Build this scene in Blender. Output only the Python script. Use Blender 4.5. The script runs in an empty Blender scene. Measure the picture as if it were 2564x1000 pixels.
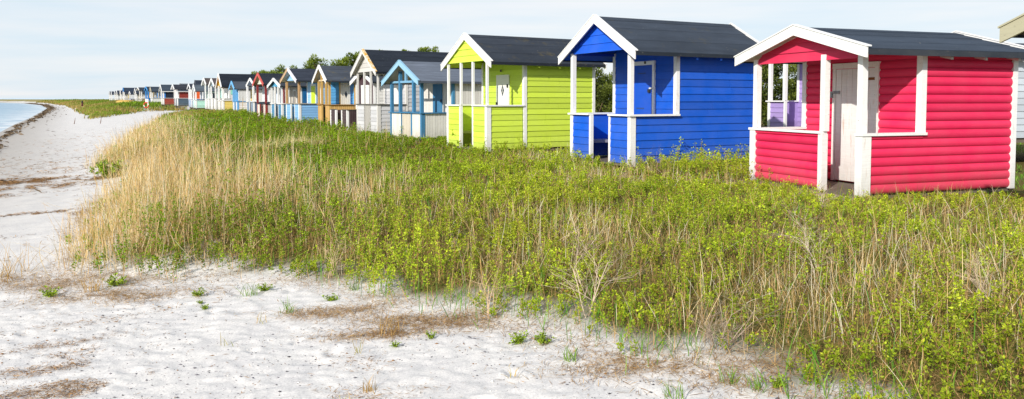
import bpy, math, random
import numpy as np
from math import radians as R_, sin, cos, pi
random.seed(7); RG = np.random.default_rng(11)
SC = bpy.context.scene; COL = SC.collection
HC = 1.5

# ------------------------------------------------------------------ helpers
def lin(h, k=1.0):
    if isinstance(h, str):
        v = [int(h[i:i+2], 16)/255 for i in (0, 2, 4)]
    else:
        v = [c/255 for c in h]
    return tuple(min(1, k*(c/12.92 if c <= .04045 else ((c+.055)/1.055)**2.4)) for c in v)

def tag(o, label=None, cat=None, group=None, kind=None):
    if label: o['label'] = label
    if cat: o['category'] = cat
    if group: o['group'] = group
    if kind: o['kind'] = kind
    return o

def empty(name, loc, rz=0):
    o = bpy.data.objects.new(name, None); COL.objects.link(o)
    o.empty_display_size = .2
    o.location = loc; o.rotation_euler = (0, 0, rz)
    return o

class MB:
    """collects faces, built into one mesh object with a per-face tint"""
    def __init__(s): s.v = []; s.f = []; s.t = []; s.sm = []
    def face(s, idx, t=1.0, sm=False): s.f.append(idx); s.t.append(t); s.sm.append(sm)
    def hexa(s, p, t=1.0):
        b = len(s.v); s.v += [tuple(q) for q in p]
        for q in ((0,3,2,1),(4,5,6,7),(0,1,5,4),(1,2,6,5),(2,3,7,6),(3,0,4,7)): s.face([b+i for i in q], t)
        return s
    def box(s, x0, x1, y0, y1, z0, z1, t=1.0):
        return s.hexa([(x0,y0,z0),(x1,y0,z0),(x1,y1,z0),(x0,y1,z0),(x0,y0,z1),(x1,y0,z1),(x1,y1,z1),(x0,y1,z1)], t)
    def prism(s, poly, x0, x1, t=1.0):
        """polygon in (y,z) extruded along x"""
        n = len(poly); b = len(s.v)
        s.v += [(x0, y, z) for y, z in poly] + [(x1, y, z) for y, z in poly]
        s.face([b+i for i in range(n)][::-1], t); s.face([b+n+i for i in range(n)], t)
        for i in range(n):
            j = (i+1) % n; s.face([b+i, b+j, b+n+j, b+n+i], t)
        return s
    def prismy(s, poly, y0, y1, t=1.0):
        n = len(poly); b = len(s.v)
        s.v += [(x, y0, z) for x, z in poly] + [(x, y1, z) for x, z in poly]
        s.face([b+i for i in range(n)], t); s.face([b+n+i for i in range(n)][::-1], t)
        for i in range(n):
            j = (i+1) % n; s.face([b+i, b+n+i, b+n+j, b+j], t)
        return s
    def tube(s, pts, rads, n=7, t=1.0, cap=True):
        pts = [np.array(p, float) for p in pts]; rings = []
        for i, p in enumerate(pts):
            d = pts[min(i+1, len(pts)-1)] - pts[max(i-1, 0)]; d = d/(np.linalg.norm(d)+1e-9)
            a = np.cross(d, (0, 0, 1)) if abs(d[2]) < .9 else np.cross(d, (1, 0, 0)); a /= np.linalg.norm(a); c = np.cross(d, a)
            b = len(s.v); rings.append(b)
            for k in range(n):
                q = 2*pi*k/n; s.v.append(tuple(p + rads[i]*(cos(q)*a + sin(q)*c)))
        for i in range(len(pts)-1):
            for k in range(n):
                m = (k+1) % n; s.face([rings[i]+k, rings[i]+m, rings[i+1]+m, rings[i+1]+k], t, True)
        if cap:
            s.face([rings[0]+k for k in range(n)][::-1], t); s.face([rings[-1]+k for k in range(n)], t)
        return s
    def build(s, name, mat, parent=None):
        me = bpy.data.meshes.new(name); me.from_pydata(s.v, [], s.f)
        a = me.attributes.new('tint', 'FLOAT', 'FACE'); a.data.foreach_set('value', np.array(s.t, np.float32))
        me.polygons.foreach_set('use_smooth', np.array(s.sm, bool))
        me.materials.append(mat); me.update()
        o = bpy.data.objects.new(name, me); COL.objects.link(o)
        if parent: o.parent = parent
        return o

def fast_mesh(name, V, F, mat, col=None, smooth=False, parent=None):
    """V (n,3), F (m,k) arrays of equal-sized polygons, col (n,3) point colours"""
    me = bpy.data.meshes.new(name); n, (m, k) = len(V), F.shape
    me.vertices.add(n); me.vertices.foreach_set('co', np.ascontiguousarray(V, np.float32).ravel())
    me.loops.add(m*k); me.loops.foreach_set('vertex_index', np.ascontiguousarray(F, np.int32).ravel())
    me.polygons.add(m); me.polygons.foreach_set('loop_start', np.arange(0, m*k, k, dtype=np.int32))
    me.polygons.foreach_set('use_smooth', np.full(m, smooth, bool))
    if col is not None:
        a = me.attributes.new('Col', 'FLOAT_COLOR', 'POINT')
        c = np.ones((n, 4), np.float32); c[:, :3] = col; a.data.foreach_set('color', c.ravel())
    me.materials.append(mat); me.update(calc_edges=True)
    o = bpy.data.objects.new(name, me); COL.objects.link(o)
    if parent: o.parent = parent
    return o

# value noise
_P = np.random.default_rng(3).random((256, 256))
def vnoise(x, y):
    xi = np.floor(x).astype(int); yi = np.floor(y).astype(int); fx = x-xi; fy = y-yi
    fx = fx*fx*(3-2*fx); fy = fy*fy*(3-2*fy); a = xi & 255; b = yi & 255; a1 = (xi+1) & 255; b1 = (yi+1) & 255
    return (_P[a, b]*(1-fx)+_P[a1, b]*fx)*(1-fy)+(_P[a, b1]*(1-fx)+_P[a1, b1]*fx)*fy
def fbm(x, y, o=4):
    s = 0; k = 1; t = 0
    for i in range(o): s = s+k*vnoise(x*2**i+17.3*i, y*2**i+5.1*i); t += k; k *= .5
    return s/t
def sstep(a, b, x):
    t = np.clip((x-a)/(b-a), 0, 1); return t*t*(3-2*t)

# ------------------------------------------------------------------ materials
def newmat(name):
    m = bpy.data.materials.new(name); m.use_nodes = True; nt = m.node_tree
    b = nt.nodes['Principled BSDF']; return m, nt, b
class N:
    def __init__(s, nt): s.nt = nt
    def n(s, typ, **kw):
        q = s.nt.nodes.new(typ)
        for k, v in kw.items(): setattr(q, k, v)
        return q
    def l(s, a, b): s.nt.links.new(a, b)
    def noise(s, vec, scale, detail=4, rough=.55):
        q = s.n('ShaderNodeTexNoise'); q.inputs['Scale'].default_value = scale
        q.inputs['Detail'].default_value = detail; q.inputs['Roughness'].default_value = rough
        if vec is not None: s.l(vec, q.inputs['Vector'])
        return q.outputs['Fac']
    def ramp(s, fac, p0, p1, c0=(0,0,0,1), c1=(1,1,1,1)):
        q = s.n('ShaderNodeValToRGB'); e = q.color_ramp.elements
        e[0].position = p0; e[1].position = p1; e[0].color = c0; e[1].color = c1
        s.l(fac, q.inputs[0]); return q.outputs[0]
    def math(s, op, a, b=None):
        q = s.n('ShaderNodeMath', operation=op)
        for i, x in enumerate((a, b)):
            if x is None: continue
            if isinstance(x, (int, float)): q.inputs[i].default_value = x
            else: s.l(x, q.inputs[i])
        return q.outputs[0]
    def mix(s, fac, a, b, blend='MIX'):
        q = s.n('ShaderNodeMix', data_type='RGBA', blend_type=blend)
        for sock, x in ((q.inputs[0], fac), (q.inputs[6], a), (q.inputs[7], b)):
            if isinstance(x, (int, float)): sock.default_value = x
            elif isinstance(x, tuple): sock.default_value = x if len(x) == 4 else x+(1,)
            else: s.l(x, sock)
        return q.outputs[2]
    def mapping(s, vec, scale):
        q = s.n('ShaderNodeMapping'); q.inputs['Scale'].default_value = scale; s.l(vec, q.inputs[0]); return q.outputs[0]
    def bump(s, h, strength, dist, b):
        q = s.n('ShaderNodeBump'); q.inputs['Strength'].default_value = strength; q.inputs['Distance'].default_value = dist
        s.l(h, q.inputs['Height']); s.l(q.outputs[0], b.inputs['Normal'])

_pc = {}
def paint(hexc, wear=.25, under=(120,108,95), rough=.5, k=.9, rust=0.0, name=None):
    """painted boards: per-board tint, streaks along the grain, worn spots, faint dirt"""
    key = (hexc, wear, under, rough, k, rust)
    if key in _pc: return _pc[key]
    m, nt, b = newmat(name or 'paint'); g = N(nt)
    tc = g.n('ShaderNodeTexCoord').outputs['Object']
    at = g.n('ShaderNodeAttribute', attribute_name='tint').outputs['Fac']
    streak = g.noise(g.mapping(tc, (2, 2, 30)), 2.2, 5)
    big = g.noise(tc, 1.7, 3)
    c = lin(hexc, k)
    col = g.mix(g.ramp(streak, .3, .75), tuple(x*.92 for x in c), tuple(min(1, x*1.05+.002) for x in c))
    col = g.mix(g.ramp(big, .35, .7), g.mix(.05, col, (.5, .48, .44)), col)
    mv = g.n('ShaderNodeCombineColor'); [g.l(at, mv.inputs[i]) for i in range(3)]
    col = g.mix(1.0, col, mv.outputs[0], 'MULTIPLY')
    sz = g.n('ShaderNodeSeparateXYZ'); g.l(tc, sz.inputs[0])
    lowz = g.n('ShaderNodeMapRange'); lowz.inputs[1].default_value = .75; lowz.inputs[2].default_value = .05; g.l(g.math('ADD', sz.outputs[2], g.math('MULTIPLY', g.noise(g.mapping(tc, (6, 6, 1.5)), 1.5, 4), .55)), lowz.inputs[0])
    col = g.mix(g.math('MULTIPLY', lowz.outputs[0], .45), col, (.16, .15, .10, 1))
    fade = g.noise(g.mapping(tc, (.8, .8, 2.2)), 1.2, 5, .65)
    col = g.mix(g.math('MULTIPLY', g.ramp(fade, .45, .75), .08), col, tuple(min(1, x*1.25+.03) for x in c))
    if wear > 0:
        w = g.noise(g.mapping(tc, (5, 5, 14)), 3.1, 8, .7)
        wm = g.ramp(w, .70-.13*wear, .74-.10*wear)
        col = g.mix(g.math('MULTIPLY', wm, min(1, .35+wear)), col, lin(under))
    if rust > 0:
        rr = g.noise(g.mapping(tc, (9, 9, 1.2)), 2.0, 4, .6)
        col = g.mix(g.math('MULTIPLY', g.ramp(rr, .60, .72), rust), col, lin((176, 120, 60)))
    g.l(col, b.inputs['Base Color']); b.inputs['Roughness'].default_value = rough
    b.inputs['Specular IOR Level'].default_value = .2
    hgt = g.noise(g.mapping(tc, (3, 3, 60)), 4, 5)
    g.bump(hgt, .22, .003, b)
    _pc[key] = m; return m

def felt(hexc=(58, 66, 78), lichen=0.0, k=1.05):
    key = ('felt', hexc, lichen, k)
    if key in _pc: return _pc[key]
    m, nt, b = newmat('roofing_felt'); g = N(nt)
    tc = g.n('ShaderNodeTexCoord').outputs['Object']
    at = g.n('ShaderNodeAttribute', attribute_name='tint').outputs['Fac']
    c = lin(hexc, k)
    gr = g.noise(tc, 220, 2); big = g.noise(g.mapping(tc, (1, 3, 3)), 1.1, 5)
    col = g.mix(g.ramp(gr, .35, .7), tuple(x*.7 for x in c), tuple(x*1.35 for x in c))
    col = g.mix(g.ramp(big, .3, .75), tuple(x*.75 for x in c), g.mix(.5, col, tuple(x*1.25 for x in c)))
    mv = g.n('ShaderNodeCombineColor'); [g.l(at, mv.inputs[i]) for i in range(3)]
    col = g.mix(1.0, col, mv.outputs[0], 'MULTIPLY')
    sp = g.noise(tc, 20, 4, .65)
    col = g.mix(g.math('MULTIPLY', g.ramp(sp, .68, .72), .8), col, (.30, .30, .27, 1))
    if lichen > 0:
        li = g.noise(tc, 2.6, 6, .65)
        col = g.mix(g.math('MULTIPLY', g.ramp(li, .60-.1*lichen, .68), min(1, lichen)), col, lin((120, 105, 50)))
    g.l(col, b.inputs['Base Color']); b.inputs['Roughness'].default_value = .85
    b.inputs['Specular IOR Level'].default_value = .12
    g.bump(g.mix(.6, gr, g.noise(tc, 3.5, 5, .6)), .5, .02, b)
    _pc[key] = m; return m

def plain(name, c, rough=.5, metal=0, k=1):
    key = (name, c, rough, metal)
    if key in _pc: return _pc[key]
    m, nt, b = newmat(name); g = N(nt)
    tc = g.n('ShaderNodeTexCoord').outputs['Object']
    cc = lin(c, k); col = g.mix(g.noise(tc, 14, 4), tuple(x*.75 for x in cc), tuple(min(1, x*1.2) for x in cc))
    g.l(col, b.inputs['Base Color']); b.inputs['Roughness'].default_value = rough; b.inputs['Metallic'].default_value = metal
    _pc[key] = m; return m

def leafmat(name, trans=.35, rough=.55):
    m, nt, b = newmat(name); g = N(nt)
    c = g.n('ShaderNodeAttribute', attribute_name='Col').outputs['Color']
    g.l(c, b.inputs['Base Color']); b.inputs['Roughness'].default_value = rough; b.inputs['Specular IOR Level'].default_value = .25
    tr = g.n('ShaderNodeBsdfTranslucent')
    tcol = g.mix(1.0, c, (1.2, 1.25, .6, 1), 'MULTIPLY'); g.l(tcol, tr.inputs[0])
    mx = g.n('ShaderNodeMixShader'); mx.inputs[0].default_value = trans
    g.l(b.outputs[0], mx.inputs[1]); g.l(tr.outputs[0], mx.inputs[2])
    g.l(mx.outputs[0], nt.nodes['Material Output'].inputs[0])
    return m
LEAF = leafmat('leaf', .28); STRAW = leafmat('straw', .2, .7); TWIG = leafmat('twig', 0.0, .8)

# ------------------------------------------------------------------ terrain
EDGE = [(2.0,2.0),(1.85,3.4),(1.65,4.0),(1.6,4.5),(1.52,4.95),(1.11,4.98),(.75,5.06),(.57,5.41),(.36,5.8),(-.27,6.14),(-1.0,6.75),(-1.67,7.5),
        (-2.38,8.0),(-3.24,8.15),(-3.91,8.25),(-4.9,8.5),(-5.3,9.0),(-6.0,10.45),(-7.24,12.84),(-8.6,16.06),(-9.5,18.35),(-10.9,20.2),(-12.6,22.6),
        (-14.4,26.7),(-17.4,33.7),(-21.3,42.6),(-27.0,57.0),(-34,74),(-38.5,88),(-44,103),(-53,110.5),(-50,104),(-46,92.6),(-42.5,80),(-41.5,74),
        (-48,86),(-71.5,124.7),(-89,154),(-136,231),(-220,360),(-297,463),(-364,541),(-900,760),(-3000,1500),(-9000,2500),(-9000,9000),(9000,9000),(9000,2.0)]
SHORE = [(-9,3),(-13,14),(-18.5,25),(-23.1,32.7),(-33.6,49.8),(-44.4,68),(-56.6,89.3),(-78.3,126.2),(-114,186.6),(-177,286),(-262,409),(-348,517),(-600,640),(-1400,900),(-4000,1500),(-9000,2200)]
def seg_dist(x, y, P, closed):
    d = np.full(x.shape, 1e9); n = len(P)
    for i in range(n if closed else n-1):
        (ax, ay), (bx, by) = P[i], P[(i+1) % n]; ex, ey = bx-ax, by-ay
        t = np.clip(((x-ax)*ex+(y-ay)*ey)/(ex*ex+ey*ey), 0, 1)
        d = np.minimum(d, np.hypot(x-ax-t*ex, y-ay-t*ey))
    return d
def inside(x, y, P):
    r = np.zeros(x.shape, bool); n = len(P)
    for i in range(n):
        (ax, ay), (bx, by) = P[i], P[(i+1) % n]
        if ay == by: continue
        r ^= ((ay > y) != (by > y)) & (x < (bx-ax)*(y-ay)/(by-ay)+ax)
    return r
def meadow_d(x, y):
    d = seg_dist(x, y, EDGE, True); return np.where(inside(x, y, EDGE), d, -d)
SHP = SHORE+[(-9000,-400),(-14,-400)]
def shore_d(x, y):
    d = seg_dist(x, y, SHORE, False); return np.where(inside(x, y, SHP), -d, d)      # positive on land
def wob(x, y): return (fbm(x*.9, y*.9, 3)-.5)
def terrain(x, y, d=None):
    x = np.asarray(x, float); y = np.asarray(y, float)
    if d is None: d = meadow_d(x, y)
    s = shore_d(x, y)
    zs = np.clip(-.75+.045*s, -3, -.2); zs = np.where(s > 13, -.2+.0*s, zs)
    zp = np.interp(y, [0, 45, 66, 115, 180, 600, 4000], [0, 0, .3, .7, .72, .5, .9])
    k = sstep(-.3, np.clip(.12*y, 2.6, 9), d)
    z = zs+(zp-zs)*k
    z = z+.10*(fbm(x*.35, y*.35, 3)-.5)*sstep(0, 3, d)*sstep(40, 15, y)
    return z

# ------------------------------------------------------------------ ground sheet
def build_ground():
    ys = np.concatenate([np.array([-40, -15, -6, -2, 0, 1.0, 1.8]), np.arange(2.4, 9, .03), 9*1.012**np.arange(0, 160), 9*1.012**160*1.055**np.arange(0, 105)])
    t = np.concatenate([-np.geomspace(4, 1.0, 14)[:-1], np.linspace(-1.0, 1.0, 420), np.geomspace(1.0, 4, 14)[1:]])
    Y, T = np.meshgrid(ys, t, indexing='ij'); X = T*np.maximum(np.abs(Y), 2.5)
    d = meadow_d(X+.35*wob(X, Y)*np.clip(Y/6, .6, 8), Y+.35*wob(Y+9, X)*np.clip(Y/6, .6, 8)); Z = terrain(X, Y)
    s = shore_d(X, Y)
    near = sstep(16, 7, Y)*sstep(1.2, -.4, d)*(Y > 2)
    Z = Z+near*(.018*(fbm(X*1.3, Y*1.6, 3)-.5)+.010*(fbm(X*4.5, Y*7, 3)-.5)+.022*(fbm(X*13, Y*19, 2)-.5))
    mid = sstep(5, 12, Y)*sstep(1, -2, d)*sstep(0, 4, s)*sstep(200, 60, Y)
    Z = Z+mid*.10*(fbm(X*.6, Y*.5, 4)-.5)
    g = np.random.default_rng(5)
    for i in range(70):                                   # old footprints in the dry sand
        fx = g.uniform(-6, 2.5); fy = g.uniform(3.2, 8.5); a = g.uniform(0, 6.28); L = g.uniform(.06, .15); w = L*.55; dep = g.uniform(.006, .024)
        m = (np.abs(X-fx) < .7) & (np.abs(Y-fy) < .7)
        u = (X[m]-fx)*cos(a)+(Y[m]-fy)*sin(a); v = -(X[m]-fx)*sin(a)+(Y[m]-fy)*cos(a)
        q = (u/L)**2+(v/w)**2
        Z[m] += near[m]*dep*(-np.exp(-q)+.55*np.exp(-(np.sqrt(q)-1.5)**2*3))
    n, m = X.shape; V = np.stack([X, Y, Z], -1).reshape(-1, 3)
    I = np.arange(n*m).reshape(n, m); F = np.stack([I[:-1, :-1], I[:-1, 1:], I[1:, 1:], I[1:, :-1]], -1).reshape(-1, 4)
    soil = sstep(.05, .6, d/np.clip(Y/6, 1, 12)+.9*(fbm(X*1.4, Y*1.4, 3)-.5))
    wet = np.where(s < 60, sstep(5, .3, s), 0)
    farl = sstep(120, 400, Y)
    lawn = sstep(7.2, 8.4, X-.28*Y*0+ -0.0)*sstep(4, 9, Y)*sstep(40, 20, Y)
    col = np.stack([soil, np.clip(wet, 0, 1), np.maximum(farl, 0)], -1).reshape(-1, 3)
    mt, nt, b = newmat('beach_ground'); G = N(nt)
    pos = G.n('ShaderNodeNewGeometry').outputs['Position']
    at = G.n('ShaderNodeAttribute', attribute_name='Col').outputs['Color']
    sp = G.n('ShaderNodeSeparateColor'); G.l(at, sp.inputs[0])
    n1 = G.noise(pos, 3, 6); n2 = G.noise(pos, 55, 4, .7); n3 = G.noise(pos, 160, 2)
    sand = G.mix(G.ramp(n1, .3, .7), lin((217, 214, 212)), lin((234, 230, 225)))
    sand = G.mix(G.math('MULTIPLY', G.ramp(n2, .42, .68), .38), sand, lin((150, 147, 152)))
    gr = G.ramp(G.noise(pos, 44, 6, .8), .60, .65)
    patch = G.ramp(G.noise(pos, 1.1, 3), .35, .7)
    sand = G.mix(G.math('MULTIPLY', gr, G.math('ADD', G.math('MULTIPLY', patch, .55), .2)), sand, lin((84, 82, 86)))
    gr2 = G.ramp(G.noise(pos, 13, 6, .8), .64, .70)
    sand = G.mix(G.math('MULTIPLY', gr2, .35), sand, lin((150, 128, 104)))
    sand = G.mix(G.math('MULTIPLY', sp.outputs[1], .65), sand, lin((150, 142, 132)))
    soil_c = G.mix(G.ramp(n1, .35, .65), lin((92, 84, 44)), lin((74, 84, 30)))
    soil_c = G.mix(G.ramp(G.noise(pos, 40, 4, .7), .45, .65), soil_c, lin((140, 112, 70)))
    fn = G.noise(G.mapping(pos, (.02, .05, 1)), 1.0, 5)
    far_c = G.mix(G.ramp(fn, .4, .6), lin((122, 128, 58)), lin((170, 150, 104)))
    soil_c = G.mix(sp.outputs[2], soil_c, far_c)
    G.l(G.mix(sp.outputs[0], sand, soil_c), b.inputs['Base Color'])
    b.inputs['Roughness'].default_value = .95; b.inputs['Specular IOR Level'].default_value = .1
    G.bump(G.mix(.4, n2, n3), .5, .009, b)
    tag(fast_mesh('ground', V, F, mt, col, True), kind='structure')

def build_water():
    ys = np.concatenate([np.arange(0, 60, 1.2), 60*1.03**np.arange(0, 110)])
    t = np.linspace(0, 1, 70)
    sh = sorted(SHORE, key=lambda p: p[1]); xr = np.interp(ys, [p[1] for p in sh], [p[0] for p in sh])+6
    X = xr[:, None]-(t[None, :]**2)*(200+ys[:, None]*4); Y = np.repeat(ys[:, None], 70, 1)
    s = shore_d(X, Y)
    Z = -.755+.05*(fbm(X*.25, Y*.5, 3)-.5)*sstep(0, -8, s)
    n, m = X.shape; I = np.arange(n*m).reshape(n, m); F = np.stack([I[:-1, :-1], I[1:, :-1], I[1:, 1:], I[:-1, 1:]], -1).reshape(-1, 4)
    foam = np.clip(1+s/5, 0, 1)*(s < 2)
    deep = sstep(-2, -25, s)
    mt, nt, b = newmat('sea_water'); G = N(nt)
    pos = G.n('ShaderNodeNewGeometry').outputs['Position']
    at = G.n('ShaderNodeAttribute', attribute_name='Col').outputs['Color']; sp = G.n('ShaderNodeSeparateColor'); G.l(at, sp.inputs[0])
    w = G.noise(G.mapping(pos, (.25, .6, 1)), 1.6, 6, .65); w2 = G.noise(G.mapping(pos, (.05, .12, 1)), 1.0, 4)
    c = G.mix(sp.outputs[1], lin((170, 200, 212)), lin((88, 150, 190)))
    c = G.mix(G.ramp(w, .4, .66), c, lin((58, 112, 160)))
    c = G.mix(G.math('MULTIPLY', G.ramp(w2, .5, .68), .5), c, lin((190, 214, 226)))
    fm = G.math('MULTIPLY', sp.outputs[0], G.ramp(G.noise(G.mapping(pos, (.5, .5, 1)), 1.0, 6, .7), .42, .56))
    c = G.mix(fm, c, (.85, .87, .88, 1))
    G.l(c, b.inputs['Base Color']); b.inputs['Roughness'].default_value = .28; b.inputs['Specular IOR Level'].default_value = .35
    G.bump(w, .5, .15, b)
    tag(fast_mesh('water', np.stack([X, Y, Z], -1).reshape(-1, 3), F, mt, np.stack([foam, deep, foam*0], -1).reshape(-1, 3), True), kind='structure')

def build_hills():
    mt, nt, b = newmat('hazy_hills'); G = N(nt)
    pos = G.n('ShaderNodeNewGeometry').outputs['Position']
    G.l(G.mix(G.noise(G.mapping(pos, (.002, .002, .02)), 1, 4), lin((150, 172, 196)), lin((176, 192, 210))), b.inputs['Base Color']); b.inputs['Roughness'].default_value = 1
    xs = np.linspace(-5200, 900, 200); V = []; F = []
    for i, x in enumerate(xs):
        h = 3+11*fbm(np.array([x*.0016]), np.array([2.2]), 4)[0]*sstep(900, -1200, x)+2
        V += [(x, 6200, -3), (x, 6200, h), (x, 6600, -3)]
    for i in range(len(xs)-1):
        a = 3*i; F += [(a, a+1, a+4, a+3), (a+1, a+2, a+5, a+4)]
    tag(fast_mesh('hills', np.array(V), np.array(F), mt, None, True), kind='structure')

# ------------------------------------------------------------------ beach huts
CR = random.Random(21)
def siding(mb, org, d, n, span, top, z0, z1, bh, style, smax):
    """cladding boards on one wall. org 2d, d along, n outward; span(z)->(s0,s1); top(s)->z"""
    ox, oy = org
    def P(s, off, z): return (ox+d[0]*s+n[0]*off, oy+d[1]*s+n[1]*off, z)
    if style == 'vert':
        s = 0.0
        while s < smax-.005:
            w = min(bh, smax-s); g = .005 if w > .03 else 0
            a, c = s+g, s+w-g; off = .018+CR.uniform(-.003, .003)
            za, zc = min(z1, top(a)), min(z1, top(c))
            if max(za, zc) > z0+.01:
                mb.hexa([P(a, -.012, z0), P(c, -.012, z0), P(c, off, z0), P(a, off, z0), P(a, -.012, za), P(c, -.012, zc), P(c, off, zc), P(a, off, za)], CR.uniform(.9, 1.05))
            s += w
        mb.hexa([P(.004, -.016, z0), P(smax-.004, -.016, z0), P(smax-.004, -.002, z0), P(.004, -.002, z0)]+
                [P(.004, -.016, min(z1, top(.004))), P(smax-.004, -.016, min(z1, top(smax-.004))), P(smax-.004, -.002, min(z1, top(smax-.004))), P(.004, -.002, min(z1, top(.004)))], .35)
        return
    z = z0
    while z < z1-.01:
        zt = min(z+bh, z1); a0, a1 = span(z); c0, c1 = span(zt)
        if a1-a0 < .02: break
        if c1-c0 < .01: c0 = c1 = (c0+c1)/2
        rw = random.Random(int(round(z*1000))*31+int(bh*1000)*7+int(round(d[0]))); t = rw.uniform(.84, 1.08)
        if style == 'log':
            K = 7; base = len(mb.v); j = rw.uniform(-.002, .002)
            for i in range(K+1):
                f = i/K; off = .010+j+.038*max(0, sin(pi*(f*.95+.03)))**.55; zz = z+(zt-z)*f
                b0, b1 = a0+(c0-a0)*f, a1+(c1-a1)*f
                mb.v += [P(b0, off, zz), P(b1, off, zz)]
            for i in range(K):
                b = base+2*i; mb.face([b, b+1, b+3, b+2] if (d[0]*n[1]-d[1]*n[0]) < 0 else [b, b+2, b+3, b+1], t*(.70 if i < 1 else 1), True)
            mb.hexa([P(a0, -.03, z), P(a1, -.03, z), P(a1, .010, z), P(a0, .010, z), P(c0, -.03, zt), P(c1, -.03, zt), P(c1, .010, zt), P(c0, .010, zt)], t)
        else:
            o1 = .026+rw.uniform(-.002, .003); o2 = .007
            parts = [(a0, a1, c0, c1, t)]
            if a1-a0 > 1.9 and abs(a0-c0) < 1e-6 and rw.random() < .6:          # two boards butted end to end
                q = a0+(a1-a0)*rw.uniform(.25, .75); parts = [(a0, q-.003, c0, q-.003, t), (q+.003, a1, q+.003, c1, t*rw.uniform(.92, 1.06))]
            for (a0, a1, c0, c1, t) in parts:
                mb.hexa([P(a0, -.014, z), P(a1, -.014, z), P(a1, o1, z), P(a0, o1, z), P(c0, -.014, zt), P(c1, -.014, zt), P(c1, o2, zt), P(c0, o2, zt)], t)
        z = zt

def rect(L): return (lambda z: (0, L)), None
def wall(name, root, mat, org, d, n, L, z0, z1, bh, style, gable=None):
    """gable=(he, slope): pentagon wall of width L"""
    mb = MB()
    if gable:
        he, sl = gable
        span = lambda z: (0, L) if z <= he else ((z-he)/sl, L-(z-he)/sl)
        top = lambda s: he+sl*min(s, L-s)
    else:
        span = lambda z: (0, L); top = lambda s: 99
    siding(mb, org, d, n, span, top, z0, z1, bh, style, L)
    return mb.build(name, mat, root)
def bx(name, root, mat, *a):
    return MB().box(*a).build(name, mat, root)

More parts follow.
